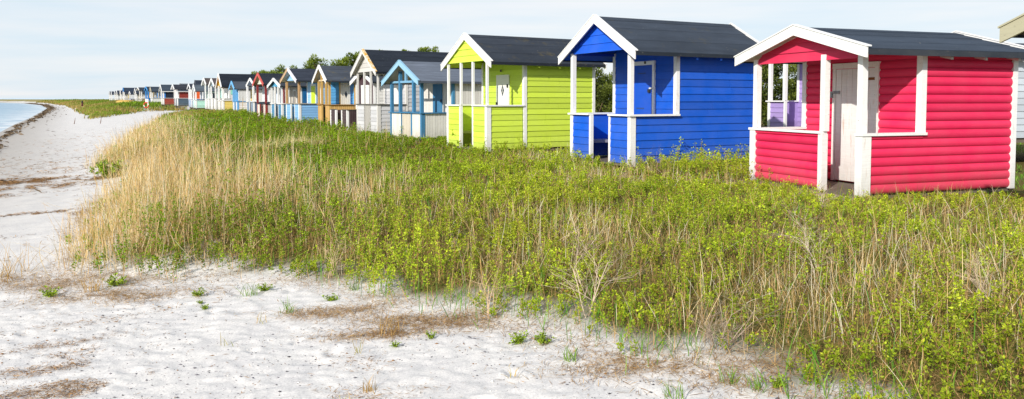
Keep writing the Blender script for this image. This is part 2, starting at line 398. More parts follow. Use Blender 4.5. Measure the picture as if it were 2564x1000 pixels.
DK = None
def hut(pos, yaw, W, L, he, hr, os_, of, R, label, wall_c, trim='f7f7f6', roof=(58, 66, 78), lichen=0.0, barge=None, barge_left=None, barge_lichen=False,
        soffit=None, gable=True, gable_c=None, style='lap', bh=.15, door_frame_sides=2, rail=1.0, rail_c=None, posts=(), post_c=None, ps=.08, front=(), side_low=True, low_c=None, low_style=None,
        door=None, door_wall_c=None, door_wall_style=None, door_items=(), side_c=None, side_style=None, corner_full=False, bench=None, porch_roof=True, tie=None, header=None,
        wear=.25, rwear=.25, ob=.2, detail=2, cat='beach hut', group='beach huts in the seafront row', gz=None, stilts=0.0, bargew=.16, side_items=(), low_panel_corner=None, fence=None, eave_c=None):
    X, Y, z0 = pos
    root = empty('beach_hut', (X, Y, z0), yaw)
    tag(root, label, cat, group)
    sl = (hr-he)/(W/2); th = .05
    M = lambda c, w=wear, **k: paint(c, w, **k)
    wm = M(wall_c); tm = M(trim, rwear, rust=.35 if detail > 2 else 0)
    pm = M(post_c, rwear) if post_c else tm
    rm = M(rail_c, rwear) if rail_c else tm
    zb = .07+stilts; zt = he-.09
    dws = door_wall_style or style; dm = M(door_wall_c) if door_wall_c else wm
    lm = M(low_c) if low_c else wm; ls = low_style or style
    sm = M(side_c) if side_c else wm; ss = side_style or style
    vb = .11
    W_ = lambda nm, mat, org, d, n, LL, a, b, st, gb=None: wall(nm, root, mat, org, d, n, LL, a, b, vb if st == 'vert' else bh, st, gb)
    # body walls: x = depth from the front, y = across from the near side
    W_('side_wall', sm, (R, 0), (1, 0), (0, -1), L-R, zb, zt, ss)
    W_('side_wall', sm, (R, W), (1, 0), (0, 1), L-R, zb, zt, ss)
    W_('front_wall', dm, (R, 0), (0, 1), (-1, 0), W, zb, hr-.1, dws, (zt, sl))
    W_('rear_wall', sm, (L, 0), (0, 1), (1, 0), W, zb, hr-.1, ss, (zt, sl))
    # footing and floor
    fb = MB(); wood = plain('weathered_timber', (104, 96, 84), .9)
    for fx in (.12, L/2, L-.2):
        for fy in (.02, W-.22): fb.box(fx, fx+.2, fy, fy+.2, -.35, zb-.02)
    fb.box(.05, L-.03, .03, .12, zb-.11, zb-.012, .5); fb.box(.05, L-.03, W-.12, W-.03, zb-.11, zb-.012, .5)
    fb.build('footing', wood, root)
    bx('porch_floor', root, wood, -.06 if not side_low else -.03, R-.02, .05, W-.05, zb-.06, zb-.02)
    # corner boards of the body
    def cb(x, y, z_a, z_b, sx, sy, nm='corner_board', w=.10, mat=None):
        pr = .058 if style == 'log' else .034
        x0 = x-pr if sx < 0 else x+pr; y0 = y-pr if sy < 0 else y+pr
        MB().box(min(x0, x0-sx*w), max(x0, x0-sx*w), min(y0, y0-sy*w), max(y0, y0-sy*w), z_a, z_b).build(nm, mat or tm, root)
    zr = zb if corner_full else rail
    cb(R, 0, zr if corner_full else rail+.002, zt+.02, -1, -1); cb(R, W, rail+.002, zt+.02, -1, 1); cb(L-(.045 if style == 'log' else 0), 0, zb-.02, zt+.02, 1, -1); cb(L, W, zb-.02, zt+.02, 1, 1)
    # porch: low panels, rails, posts
    if fence is None:
        sstart = 0.10
        e = (R-.07) if corner_full else R
        W_('porch_panel', lm, (sstart, 0), (1, 0), (0, -1), e-sstart, zb, rail-.03, ls)
        W_('porch_panel', lm, (sstart, W), (1, 0), (0, 1), R-sstart, zb, rail-.03, ls)
        for (u0, u1, c, st) in front:
            W_('porch_panel', M(c) if c else lm, (0, u0), (0, 1), (-1, 0), u1-u0, zb, rail-.03, st or ls)
        pw = ps/2+.035
        MB().box(-pw, R-.035 if corner_full else R+.05, -pw, pw*.8, rail-.03, rail+.01).build('rail', rm, root)
        MB().box(-pw, R-.02, W-pw*.8, W+pw, rail-.03, rail+.01).build('rail', rm, root)
        for (u0, u1, c, st) in front:
            a = u0 if u0 > .2 else pw*.8+.003; b = u1 if u1 < W-.2 else W-pw*.8-.003
            MB().box(-pw, pw*.7, a-.03 if u0 > .2 else a, b+.03 if u1 < W-.2 else b, rail-.028, rail+.008).build('rail', rm, root)
        # low corner posts and upper posts
        lc = M(low_panel_corner) if low_panel_corner else pm
        for (u, sg) in ((0, -1), (W, 1)):
            MB().box(-.066 if ls == 'log' else -.04, .105, min(u+sg*(.066 if ls == 'log' else .036), u-sg*.07), max(u+sg*(.066 if ls == 'log' else .036), u-sg*.07), zb-.06, rail-.031).build('post', lc, root)
        for (u0, u1, c, st) in front:
            for u, inner in ((u0, u0 > .2), (u1, u1 < W-.2)):
                if inner:
                    a = u-.005 if u == u1 else u-.055
                    MB().box(-.064 if ls == 'log' else -.036, .05, a, a+.06+(.03 if ls == 'log' else 0), zb-.03, rail-.031).build('post', lc, root)
        top_at = lambda u: he-.1+sl*min(max(u, 0), max(W-u, 0))*(0 if gable else 1)
        for u in posts:
            u_ = min(max(u, ps/2-.02), W-ps/2+.02)
            MB().box(-ps/2+.01, ps/2+.01, u_-ps/2, u_+ps/2, rail+.011, top_at(u_)-.005).build('post', pm, root)
        hm = M(header) if header else tm
        MB().box(.08, R-.04, -.02, .03, zt-.05, zt+.02).build('beam', hm, root)
        MB().box(.08, R-.04, W-.03, W+.02, zt-.05, zt+.02).build('beam', hm, root)
    else:                                            # open fenced deck without a roof
        fm = M(fence[0]); fh = fence[1]
        W_('porch_panel', fm, (.06, 0), (1, 0), (0, -1), R-.1, zb, fh-.03, 'vert')
        W_('porch_panel', fm, (.06, W), (1, 0), (0, 1), R-.1, zb, fh-.03, 'lap')
        W_('porch_panel', fm, (0, 1.75), (0, 1), (-1, 0), W-1.8, zb, fh-.03, 'lap')
        W_('porch_panel', fm, (0, .12), (0, 1), (-1, 0), .65, zb, fh-.03, 'lap')
        MB().box(-.05, R-.05, -.05, .04, fh-.028, fh+.01).build('rail', rm, root)
        MB().box(-.05, .04, .045, .8, fh-.028, fh+.01).build('rail', rm, root)
        MB().box(-.05, .04, 1.72, W, fh-.028, fh+.01).build('rail', rm, root)
        for u in (.04, .80, 1.72, W-.04): MB().box(-.045, .05, u-.055, u+.055, zb-.3, fh-.03).build('post', pm, root)
    if bench:
        bm = M(bench)
        b = MB(); b.box(.12, R-.03, W-.48, W-.02, zb+.40, zb+.43); b.box(.10, R-.03, W-.50, W-.48, zb+.36, zb+.43); b.box(.16, .22, W-.46, W-.40, zb-.02, zb+.40); b.box(R-.1, R-.04, W-.46, W-.40, zb-.02, zb+.40)
        b.build('bench', bm, root)
    # gable panel
    gx = -.02 if porch_roof else R-.0
    if gable and porch_roof:
        gz_ = gz if gz is not None else he-.12
        mb = MB(); gs = he-.085
        span = lambda z: (0 if z <= gs else (z-gs)/sl, W if z <= gs else W-(z-gs)/sl)
        siding(mb, (0, 0), (0, 1), (-1, 0), span, lambda s: gs+sl*min(s, W-s), gz_, hr-.12, bh*1.15, 'lap', W)
        mb.build('gable', M(gable_c or wall_c), root)
    if tie:
        tmn = M(tie)
        b = MB(); b.box(-.03, .04, .06, W-.06, he-.16, he-.08); b.box(-.03, .04, W/2-.05, W/2+.05, he-.08, hr-.16)
        b.box(R-.06, R-.02, .1, W-.1, he-.1, he-.02); b.build('beam', tmn, root)
    # roof
    rx0 = -of if porch_roof else R-.22; rx1 = L+ob
    roofm = felt(roof, lichen); rb = MB(); hb = he-sl*os_
    K = 3 if detail > 2 else 4
    for side in (0, 1):
        fy = (lambda y: y) if side == 0 else (lambda y: W-y)
        for k in range(K):
            s0, s1 = k/K, (k+1)/K      # 0 = ridge
            y0, y1 = W/2+(-os_-W/2)*s0, W/2+(-os_-W/2)*s1; z0_, z1_ = hr+(hb-hr)*s0, hr+(hb-hr)*s1
            lift = .010
            pts = [(rx0, fy(y0), z0_-.02), (rx1, fy(y0), z0_-.02), (rx1, fy(y1), z1_-.02+lift*.3), (rx0, fy(y1), z1_-.02+lift*.3),
                   (rx0, fy(y0), z0_), (rx1, fy(y0), z0_), (rx1, fy(y1), z1_+lift), (rx0, fy(y1), z1_+lift)]
            rb.hexa(pts, CR.uniform(.85, 1.08))
        # ridge cap and drip edge
        rb.hexa([(rx0, fy(W/2+.001), hr+.004), (rx1, fy(W/2+.001), hr+.004), (rx1, fy(W/2-.16), hr-.16*sl+.006), (rx0, fy(W/2-.16), hr-.16*sl+.006),
                 (rx0, fy(W/2+.001), hr+.012), (rx1, fy(W/2+.001), hr+.012), (rx1, fy(W/2-.16), hr-.16*sl+.014), (rx0, fy(W/2-.16), hr-.16*sl+.014)], .9)
        yy = sorted((fy(-os_-.012), fy(-os_+.012)))
        rb.box(rx0+.01, rx1-.01, yy[0], yy[1], hb-.075, hb+.004, .55)
    roof_o = rb.build('roof', roofm, root)
    sofm = M(soffit or trim); sb = MB()
    for side in (0, 1):
        fy = (lambda y: y) if side == 0 else (lambda y: W-y)
        pts = [(rx0+.004, fy(W/2), hr-.055), (rx1-.004, fy(W/2), hr-.055), (rx1-.004, fy(-os_+.014), hb-.05+.014*sl), (rx0+.004, fy(-os_+.014), hb-.05+.014*sl)]
        sb.hexa(pts+[(a, b, c+.033) for a, b, c in pts], .95)
        if detail > 1:
            x = R+.3
            while x < L:
                q = [(x, fy(.0), he-.15), (x+.05, fy(.0), he-.15), (x+.05, fy(-os_+.03), hb-.13), (x, fy(-os_+.03), hb-.13)]
                sb.hexa(q+[(a, b, c+.085) for a, b, c in q], .8); x += .7
    sb.build('soffit', sofm, roof_o)
    # bargeboards
    bc = barge or trim
    for x0, x1 in ((rx0-.032, rx0-.003), (rx1+.003, rx1+.03)):
        for side in (0, 1):
            fy = (lambda y: y) if side == 0 else (lambda y: W-y)
            up = .035; bw = bargew/cos(math.atan(sl))
            poly = [(fy(W/2), hr+up), (fy(-os_-.02), hb+up-.02*sl), (fy(-os_-.02), hb+up-bw-.02*sl), (fy(W/2), hr+up-bw)]
            col = (barge_left if side == 1 and barge_left else bc)
            mt_ = M(col, rwear, rust=.25 if detail > 2 else 0)
            MB().prism(poly, x0, x1).build('bargeboard', mt_, roof_o)
            if detail > 1:                           # cover strip along the top edge of the board
                p2 = [(fy(W/2), hr+up+.022), (fy(-os_-.035), hb+up+.022-.035*sl), (fy(-os_-.035), hb+up+.002-.035*sl), (fy(W/2), hr+up+.002)]
                lm_ = LICH() if (barge_lichen and side == 0 and x0 < 1) else mt_
                MB().prism(p2, x0-.014, x1+.05 if x0 < 1 else x1).build('cover_strip', lm_, roof_o)
                if barge_lichen and side == 0 and x0 < 1:
                    p3 = [(fy(W/2), hr+up+.001), (fy(.0), he+up+.001), (fy(.0), he+up-.085), (fy(W/2), hr+up-.085)]
                    MB().prism(p3, x0-.006, x0-.001).build('lichen_crust', lm_, roof_o)
    # door(s)
    for dspec in (door if isinstance(door, list) else [door]):
        if dspec is None: continue
        u0, u1, dz0, dz1, c, st = dspec[:6]; fr = dspec[6] if len(dspec) > 6 else trim; items = dspec[7] if len(dspec) > 7 else ()
        dx = R-.04
        mb = MB()
        if st == 'plank':
            n = max(3, int((u1-u0)/.12)); w = (u1-u0)/n
            for i in range(n):
                mb.box(dx-.012-CR.uniform(0, .003), dx+.02, u0+i*w+.003, u0+(i+1)*w-.003, dz0+zb, dz1, CR.uniform(.92, 1.04))
            mb.box(dx-.004, dx+.018, u0+.004, u1-.004, dz0+zb+.004, dz1-.004, .3)
        else:
            mb.box(dx-.012, dx+.02, u0, u1, dz0+zb, dz1)
        do = mb.build('door', M(c, rust=.45 if detail > 2 and style == 'log' else 0), root)
        if fr:
            f = MB(); fw = .075
            f.box(dx-.024, dx+.022, u0-fw-.004, u0-.004, zb+dz0-.02, dz1+.006); (f.box(dx-.024, dx+.022, u1+.004, u1+fw+.004, zb+dz0-.02, dz1+.006) if door_frame_sides > 1 else None)
            f.box(dx-.027, dx+.022, u0-fw-.012, u1+(fw+.012 if door_frame_sides > 1 else 0), dz1+.007, dz1+.10)
            f.build('door_frame', M(fr, rwear, rust=.4 if detail > 2 else 0), do)
        glass = plain('dark_glass', (48, 56, 66), .15); iron = plain('iron', (40, 40, 42), .5); rustm = plain('rusty_iron', (128, 76, 36), .8); zinc = plain('zinc', (140, 146, 150), .45)
        for it in items:
            k, u, z = it[:3]
            if k == 'diamond':
                MB().prism([(u, z+.17), (u+.09, z), (u, z-.17), (u-.09, z)], dx-.020, dx-.013).build('window', glass, do)
                w_ = MB(); w_.prism([(u-.045+.008, z+.085), (u-.045-.008, z+.085), (u+.045-.008, z-.085), (u+.045+.008, z-.085)], dx-.025, dx-.021); w_.prism([(u+.045-.008, z+.085), (u+.045+.008, z+.085), (u-.045+.008, z-.085), (u-.045-.008, z-.085)], dx-.0245, dx-.0215)
                w_.build('glazing_bar', paint('d8d8d2'), do)
            elif k == 'latch':
                l_ = MB(); l_.box(dx-.045, dx-.013, u-.10, u+.03, z, z+.05); l_.box(dx-.06, dx-.028, u-.02, u+.10, z+.01, z+.04, .9); l_.box(dx-.052, dx-.015, u+.05, u+.09, z-.07, z+.008, .7)
                l_.build('latch', zinc, do)
            elif k == 'lock':
                l_ = MB(); l_.box(dx-.05, dx-.013, u-.04, u+.10, z, z+.035, 1.4); l_.build('latch', plain('white_latch', (220, 220, 215), .5), do)
                MB().box(dx-.055, dx-.014, u+.07, u+.15, z-.08, z-.002).build('padlock', iron, do)
            elif k == 'hinge':
                MB().box(dx-.022, dx-.0125, u, u+.35, z, z+.045).build('hinge', rustm, do)
            elif k == 'knob':
                MB().box(dx-.05, dx-.013, u-.02, u+.02, z-.05, z+.05).build('handle', iron, do)
            elif k == 'faded':
                MB().box(dx-.0165, dx-.0135, u, u+.30, z, z+.03).build('hinge', plain('painted_hinge', (40, 70, 130), .7), do)
    for it in door_items:
        k, u, z, w, h, c = it
        if k == 'plate': bx('number_plate', root, plain('plate', c, .5), R-.075, R-.066, u, u+w, z, z+h)
        elif k == 'panel': bx('shutter', root, M(c), R-.055, R-.028, u, u+w, z, z+h)
        elif k == 'pvert':
            mb = MB(); n = max(2, int(w/.09)); ww = w/n
            for i in range(n): mb.box(R-.055-CR.uniform(0, .006), R-.027, u+i*ww+.003, u+(i+1)*ww-.003, z, z+h, CR.uniform(.88, 1.06))
            mb.build('shutter', M(c), root)
    for it in side_items:                             # on the near side wall: (kind, x0, x1, z0, z1, colour)
        k, x0, x1, za, zc, c = it
        if k == 'panel': bx('shutter', root, M(c), x0, x1, -.045, -.028, za, zc)
        elif k == 'window':
            w_ = bx('window', root, plain('dark_glass', (48, 56, 66), .15), x0, x1, -.040, -.028, za, zc)
            f = MB(); f.box(x0-.06, x0, -.05, -.026, za-.06, zc+.06); f.box(x1, x1+.06, -.05, -.026, za-.06, zc+.06); f.box(x0, x1, -.048, -.026, zc, zc+.06); f.box(x0, x1, -.048, -.026, za-.06, za); f.build('window_frame', M(c), w_)
    if eave_c:
        bx('gutter_board', root, M(eave_c, .5), rx0+.02, rx1-.02, -os_-.04, -os_-.014, hb-.09, hb-.005)
    return root

_l = []
def LICH():
    if not _l:
        m, nt, b = newmat('yellow_lichen'); g = N(nt); tc = g.n('ShaderNodeTexCoord').outputs['Object']
        g.l(g.mix(g.ramp(g.noise(tc, 5, 6, .7), .42, .56), lin((205, 150, 20)), lin((214, 208, 190))), b.inputs['Base Color']); b.inputs['Roughness'].default_value = .9
        _l.append(m)
    return _l[0]

def build_huts():
    D = R_
    WH = 'f7f7f6'
    # the four-and-a-half large huts on the right
    red = hut((5.197,11.262,.015), D(19.33), 2.514, 3.06, 2.291, 2.644, .274, .214, 1.12, 'raspberry red hut of rounded boards with white posts and a flat grey roof', 'f02a5e', style='log', bh=.135,
        rail=.97, posts=(0, .80, 2.514), ps=.10, front=((.82, 2.44, None, None),), gable_c='f03060', soffit='e8e4dc', detail=3, wear=.16, rwear=.5, roof=(66, 76, 90),
        door=(.86, 1.72, .02, 2.0, 'f6f6f3', 'plank', 'f6f5f0', (('latch', 1.73, 1.58), ('hinge', .80, 1.80))), bargew=.155, eave_c='2c333d', gz=2.10)
    st_ = MB(); st_.box(-.62, -.36, .05, 2.75, -.05, .02); st_.box(-.34, -.08, .05, 2.75, -.05, .025, .9); st_.build('doorstep', plain('weathered_plank2', (150, 138, 118), .9), red)
    hut((2.586,16.527,.019), D(27.8), 2.374, 3.784, 2.688, 3.368, .346, .157, 1.253, 'royal blue hut with white trim and a tall grey felt roof', '005ad2', bh=.17, rail=1.14, posts=(0, 2.374), ps=.10,
        front=((0.06, .74, None, None), (1.58, 2.32, None, None)), soffit='005ad2', gable_c='0060e8', door_frame_sides=1, detail=3, wear=.06, rwear=.38, bench='9a9aa8', header='0a48c0', lichen=.15,
        door=(.80, 1.50, .95, 2.28, '0054cc', 'flat', WH, (('lock', .78, 1.72), ('faded', 1.05, 2.08), ('faded', 1.10, 1.25))), door_items=(('plate', 1.02, 2.315, .07, .06, (70, 50, 20)),), roof=(62, 70, 82))
    hut((-.686,21.038,.043), D(30.3), 2.489, 3.634, 2.649, 3.324, .323, .054, 1.202, 'lime green hut with a white door that has a diamond window', 'd2ea4c', bh=.16, rail=1.29, posts=(0, .86, 1.62, 2.489), ps=.065,
        front=((0.06, .80, None, None), (1.66, 2.44, None, None)), soffit='d2ea4c', corner_full=True, detail=3, wear=.05, rwear=.32, bench='c8d070', header='d2ea4c', lichen=.3,
        door=(.80, 1.55, .1, 2.18, 'f4f3ef', 'flat', None, (('diamond', 1.16, 1.72), ('knob', 1.5, 1.32), ('knob', .85, 1.85))), door_items=(('plate', 1.2, 2.27, .08, .07, (80, 64, 40)),), roof=(56, 62, 72))
    hut((-3.233,27.291,.026), D(35.05), 2.456, 3.8, 2.241, 2.872, .235, .268, 1.29, 'weathered white plank hut with light blue posts and open blue gable', 'ece9e2', trim='4d8fb8', barge='98c6e2', soffit='d8cdb8', gable=False, tie='7ab0d4',
        style='vert', rail=.99, rail_c='3a7ca8', post_c='3f82ae', posts=(0, .62, 1.7, 2.456), ps=.11, front=((0.06, .72, None, None), (1.58, 2.40, None, None), (.80, 1.52, 'd9d0bf', 'vert')), low_panel_corner='3f82ae',
        door=(.72, 1.42, .1, 2.05, '3a7eac', 'plank', None, (('knob', .76, 1.42),)), wear=.42, rwear=.4, roof=(112, 120, 134), detail=2, corner_full=True, lichen=0.0)
    hut((-5.504,31.285,.021), D(30.5), 2.525, 4.3, 2.764, 3.57, .272, .19, 1.25, 'pale grey hut with a steep black roof and yellow lichen on its gable edge', 'd0d1d4', trim='dedcd8', barge='e4e2de', rail=1.27, rail_c='6a6862', posts=(0, .85, 1.65, 2.525), ps=.075,
        front=((0.06, .85, None, None), (1.62, 2.46, None, None), (.90, 1.57, 'b9b6b0', 'vert')), corner_full=True, wear=.25, roof=(44, 50, 60), barge_lichen=True, gable_c='dad7d2',
        door=(.75, 1.5, .1, 2.15, 'efeeea', 'flat', 'e4e2de'), bh=.16, detail=2, bench='a8a49c')
    hut((-7.83,36.29,0), D(31.4), 2.52, 4.4, 2.45, 2.92, .29, -1.14, 1.35, 'dark brown plank hut with a white door behind a brown fenced deck', '4a3038', trim=WH, style='vert', fence=('4c3a3c', 1.0), porch_roof=False, roof=(60, 66, 74),
        door=(.7, 1.6, .1, 2.1, 'f4f2ee', 'plank', WH), rail_c='57504c', rail=1.0, side_c='efeeea', side_style='lap')
    gold = hut((-9.86,41.14,.01), D(27.5), 2.47, 3.8, 2.66, 3.34, .32, .27, 1.4, 'sky blue hut with golden timber porch posts and a white diamond-window door', '62b2ee', trim='d2aa60', barge=WH, soffit='e6dcc6', gable=False, tie='e6d4b4', post_c='d2aa60', rail_c='a87c34', rail=1.20,
        posts=(0, .75, 1.7, 2.47), ps=.12, low_c='d8ae68', low_style='vert', front=((0.06, .75, None, None), (1.7, 2.41, None, None)), door=None, roof=(72, 78, 88), lichen=.5, low_panel_corner='d2aa60', detail=2, corner_full=True)
    mb = MB(); siding(mb, (.12, .42), (1, 0), (0, -1), lambda z: (0, 1.2), lambda t_: 99, .07, 2.5, .15, 'lap', 1.2); mb.build('inner_wall', paint('62b2ee'), gold)
    mb = MB(); [mb.box(.70+.11*k, .803+.11*k, .362, .40, .1, 2.4, CR.uniform(.93, 1.04)) for k in range(5)]; gd = mb.build('door', paint('f0eade'), gold)
    MB().prismy([(1.0, 1.95), (1.08, 1.75), (1.0, 1.55), (.92, 1.75)], .352, .36).build('window', plain('dark_glass', (48, 56, 66), .15), gd)
    MB().box(.63, .695, .355, .40, .1, 2.45).build('door_frame', paint('d2aa60'), gd)
    hut((-12.81,45.85,.03), D(33.5), 2.5, 3.6, 2.74, 3.35, .32, .29, 1.35, 'pale blue hut with a bright lime door and tan corner posts', '98c8f0', trim=WH, barge='eceaf0', barge_left='c8a884', post_c='c8a070', rail=1.21, rail_c='b0a898', posts=(0, 2.5), ps=.12, low_panel_corner=WH,
        front=((0.06, .8, None, None), (1.65, 2.44, None, None)), door=(.88, 1.66, .1, 2.3, 'c8e02c', 'flat', WH), roof=(58, 64, 76), low_c='8cc2f4', corner_full=True, detail=2)
    hut((-15.54,51.42,.08), D(33), 2.51, 3.8, 2.41, 2.83, .28, .2, 1.3, 'low hut with teal gable, white posts and beige plank walls', 'c9c2b6', trim=WH, gable_c='4fa0c8', soffit='3a6a84', style='vert', rail=1.12, posts=(0, .85, 1.65, 2.51), ps=.11, low_c='4f8fb8', low_style='lap',
        front=((0.06, .8, None, None), (1.7, 2.44, None, None)), door=(.9, 1.5, .1, 2.0, 'b8b0a4', 'plank', WH), side_c='2f7ea8', side_style='lap', side_items=(('panel', 1.45, 2.0, .2, 2.1, '0e64a0'), ('panel', 2.3, 2.8, .2, 2.1, '5c8cb4')), roof=(62, 68, 76), lichen=.55, corner_full=True)
    hut((-18.05,55.85,.16), D(32.3), 2.5, 4.2, 2.59, 3.27, .29, .26, 1.3, 'white hut with dark red posts, red gable edges and a cream gable', 'f0efec', trim='8c2c30', barge='d05850', gable_c='eef0dc', soffit='b8a88c', style='vert', rail=1.02, rail_c='23262c', post_c='8e2a2c', posts=(0, 2.5), ps=.13,
        front=((0.06, .7, 'd8d2c8', None), (1.7, 2.44, 'f0e4d8', None)), low_panel_corner='9c3a34', door=(.75, 1.6, .1, 2.2, 'f2f2f0', 'plank', '58a8ea'), roof=(46, 52, 62), corner_full=True)
    hut((-20.59,60.61,.22), D(29.8), 2.49, 3.8, 2.52, 2.96, .34, .0, 1.25, 'white and blue panelled hut with a navy gable beside the red-edged one', 'e8eef2', trim=WH, gable_c='2c3c50', soffit='28323e', style='vert', rail=1.1, posts=(0, 2.49), ps=.14, low_c='5a7c9c', front=((0.06, .8, None, None), (1.7, 2.44, None, None)),
        door=(.8, 1.5, .1, 2.1, '58a4e6', 'flat', WH), roof=(50, 56, 66))
    hut((-23.73,65.81,.28), D(28), 2.49, 4.0, 2.26, 2.77, .32, .31, 1.5, 'yellow hut with light blue gable edges and blue porch rail', 'f6d878', trim=WH, barge='74bcf0', gable_c='a8b0b8', post_c='6cb4ee', rail_c='5aaae8', rail=1.05, posts=(0, .8, 1.7, 2.49), ps=.12, low_c='f2ece8', front=((0.06, .8, None, None), (1.7, 2.44, None, None)),
        door=(.25, .6, .1, 2.0, 'f2f0ea', 'flat', WH), side_items=(('panel', 1.7, 2.6, .1, 2.05, 'f0eeea'),), roof=(82, 88, 98), low_panel_corner='6cb4ee', corner_full=True)
    hut((-26.9,70.88,.35), D(29.8), 2.5, 5.2, 2.55, 3.55, .32, .2, 1.4, 'tall white hut with a steep black roof and ochre yellow gable', 'f0f2f2', trim=WH, gable_c='f0c050', soffit='e8b84c', style='vert', rail=1.05, posts=(0, 2.5), ps=.16, low_c='f6dc7c', low_style='lap', front=((0.06, .8, 'f2ece4', None), (1.7, 2.44, 'f2ece4', None)),
        door=(.8, 1.6, .1, 2.2, 'c4dcf0', 'plank', WH), roof=(38, 44, 54), door_items=(('pvert', .1, 1.1, .5, 1.2, 'cfe0f0'),), corner_full=True)
    hut((-29.8,76.58,.39), D(31.5), 2.51, 3.6, 2.57, 3.19, .28, .18, 1.3, 'white hut with a blue grey gable and a pale blue side door', 'f0f0ee', trim=WH, gable_c='8fa8b8', style='lap', rail=1.2, posts=(0, 2.51), ps=.13, front=((0.06, .8, None, None), (1.7, 2.44, None, None)), door=(.8, 1.5, .1, 2.1, 'e8e8e6', 'flat', WH),
        side_c='f0f0ee', side_items=(('panel', 1.7, 2.5, .0, 1.3, 'bcdcf0'), ('panel', 1.45, 3.4, 1.6, 2.4, '9ce8d4')), roof=(92, 84, 86))
    hut((-32.04,80.51,.43), D(30.2), 2.5, 3.6, 2.76, 3.33, .3, .33, 1.3, 'white hut with a brown gable and brownish roof', 'f0efee', trim=WH, gable_c='8c7868', style='lap', rail=1.15, posts=(0, 2.5), ps=.13, front=((0.06, .8, None, None), (1.7, 2.44, None, None)), door=(.8, 1.5, .1, 2.2, 'e8e6e2', 'flat', WH), door_wall_c='a4ead8', side_c='a4ead8', roof=(84, 76, 74))
    hut((-36.36,87.57,.45), D(28.5), 2.5, 3.6, 2.15, 2.74, .31, .12, 1.3, 'mint green hut with a white porch and grey roof', 'c0f0e0', trim=WH, gable_c='c8d8e4', rail=.95, posts=(0, 2.5), ps=.14, front=((0.06, .8, None, None), (1.7, 2.44, None, None)), door=(.8, 1.4, .1, 1.8, '3c5478', 'flat', WH), side_c='d0f4e8', side_items=(('window', 1.8, 2.2, 1.0, 1.75, WH),), roof=(88, 98, 108))
    hut((-38.89,92.37,.5), D(29.3), 2.5, 3.4, 2.41, 2.86, .31, .16, 1.3, 'white hut with a navy gable and blue porch panel', 'e8eef4', trim=WH, gable_c='24425c', soffit='1c3044', rail=1.05, posts=(0, 1.2, 2.5), ps=.13, low_c='2a84cc', front=((0.06, .8, None, None), (1.7, 2.44, None, None)), door=(.8, 1.4, .1, 1.9, '34587c', 'flat', WH), side_c='3c5c78', roof=(56, 62, 74))
    hut((-45.9,104.4,.6), D(32), 2.5, 4.2, 2.38, 2.93, .2, .4, 2.4, 'dark red hut with an orange door and white posts', '9c3434', trim=WH, rail=1.05, posts=(0, 1.2, 2.5), ps=.16, low_c='4c6070', front=((0.06, 1.0, None, None), (1.7, 2.44, None, None)), door=(.1, .5, .1, 2.2, 'f06428', 'flat', 'f06428'), side_c='e86428', roof=(60, 62, 70))
    hut((-52.29,114.23,.68), D(31.7), 2.5, 4.6, 2.22, 3.03, .3, .27, 2.1, 'barn red hut with a white gable and white fascia board', '98382f', trim=WH, gable_c='403c44', rail=1.0, posts=(0, 2.5), ps=.18, low_c='a84838', front=((0.06, .8, 'efece6', None), (1.7, 2.44, 'efece6', None)), door=(.8, 1.5, .1, 1.9, 'e8e4dc', 'flat', WH), door_wall_c='efece8', eave_c=WH, roof=(66, 76, 88))
    hut((-58.81,124.46,.69), D(30.3), 2.5, 3.8, 2.2, 2.75, .31, .18, 1.3, 'black and blue hut with beige gable edges and a white lower wall', '28324a', trim=WH, barge='d8ccb0', rail=1.0, posts=(0, 2.5), ps=.16, low_c='ececea', front=((0.06, 2.44, None, None),), door=(.4, 1.3, .1, 1.9, '2a78d0', 'flat', '6cc0f0'), side_c='1c2438', side_items=(('panel', 1.4, 2.0, .9, 2.0, '2f88e0'), ('panel', 1.3, 3.7, .05, .95, 'ececea')), roof=(62, 72, 84))
    hut((-61.69,129.19,.7), D(34.6), 2.51, 3.6, 2.42, 2.95, .3, .19, 1.4, 'white hut with bright blue gable edges, posts and porch panel', 'ece8dc', trim='3a98e8', barge='4aa4ec', gable_c='1f4c84', soffit='1c4478', rail=1.05, posts=(0, 2.51), ps=.2, low_c='2f8ce4', front=((0.06, .8, None, None), (1.7, 2.44, None, None)), door=(.8, 1.5, .1, 2.0, '5c5c50', 'flat', None), roof=(56, 68, 84))
    hut((-66.5,136.72,.71), D(33.2), 2.51, 4.0, 2.53, 2.93, .28, .44, 1.4, 'tan plank hut with an orange door', 'b8a884', trim=WH, rail=.95, posts=(0, 2.51), ps=.16, style='vert', front=((0.06, .8, None, None), (1.7, 2.44, None, None)), door=(.1, .9, .1, 2.0, 'f0b020', 'flat', None), side_c='b4a482', side_items=(('panel', 2.7, 3.6, .2, 2.0, 'f2b01c'),), roof=(58, 66, 78))
    hut((-70.74,143.43,.7), D(32), 2.5, 4.0, 2.1, 2.8, .32, .14, 1.2, 'cream plank hut with a white porch next to the tan one', 'efece8', trim=WH, gable_c='a89888', style='vert', rail=.95, posts=(0, 2.5), ps=.18, front=((0.06, .8, None, None), (1.7, 2.44, None, None)), door=(.8, 1.4, .1, 1.8, 'd8d0c4', 'flat', WH), roof=(60, 68, 80))
    hut((-74.82,149.5,.69), D(32.3), 2.5, 3.8, 1.9, 2.35, .32, .13, 1.2, 'small cream hut with a blue framed porch panel', 'f2e6cc', trim=WH, gable_c='c8b8a0', rail=.9, rail_c='3058a4', posts=(0, 2.5), ps=.16, low_c='eceef0', front=((0.06, 2.44, None, None),), door=(.8, 1.4, .1, 1.7, '5080b4', 'flat', WH), low_panel_corner='3058a4', roof=(52, 60, 74))
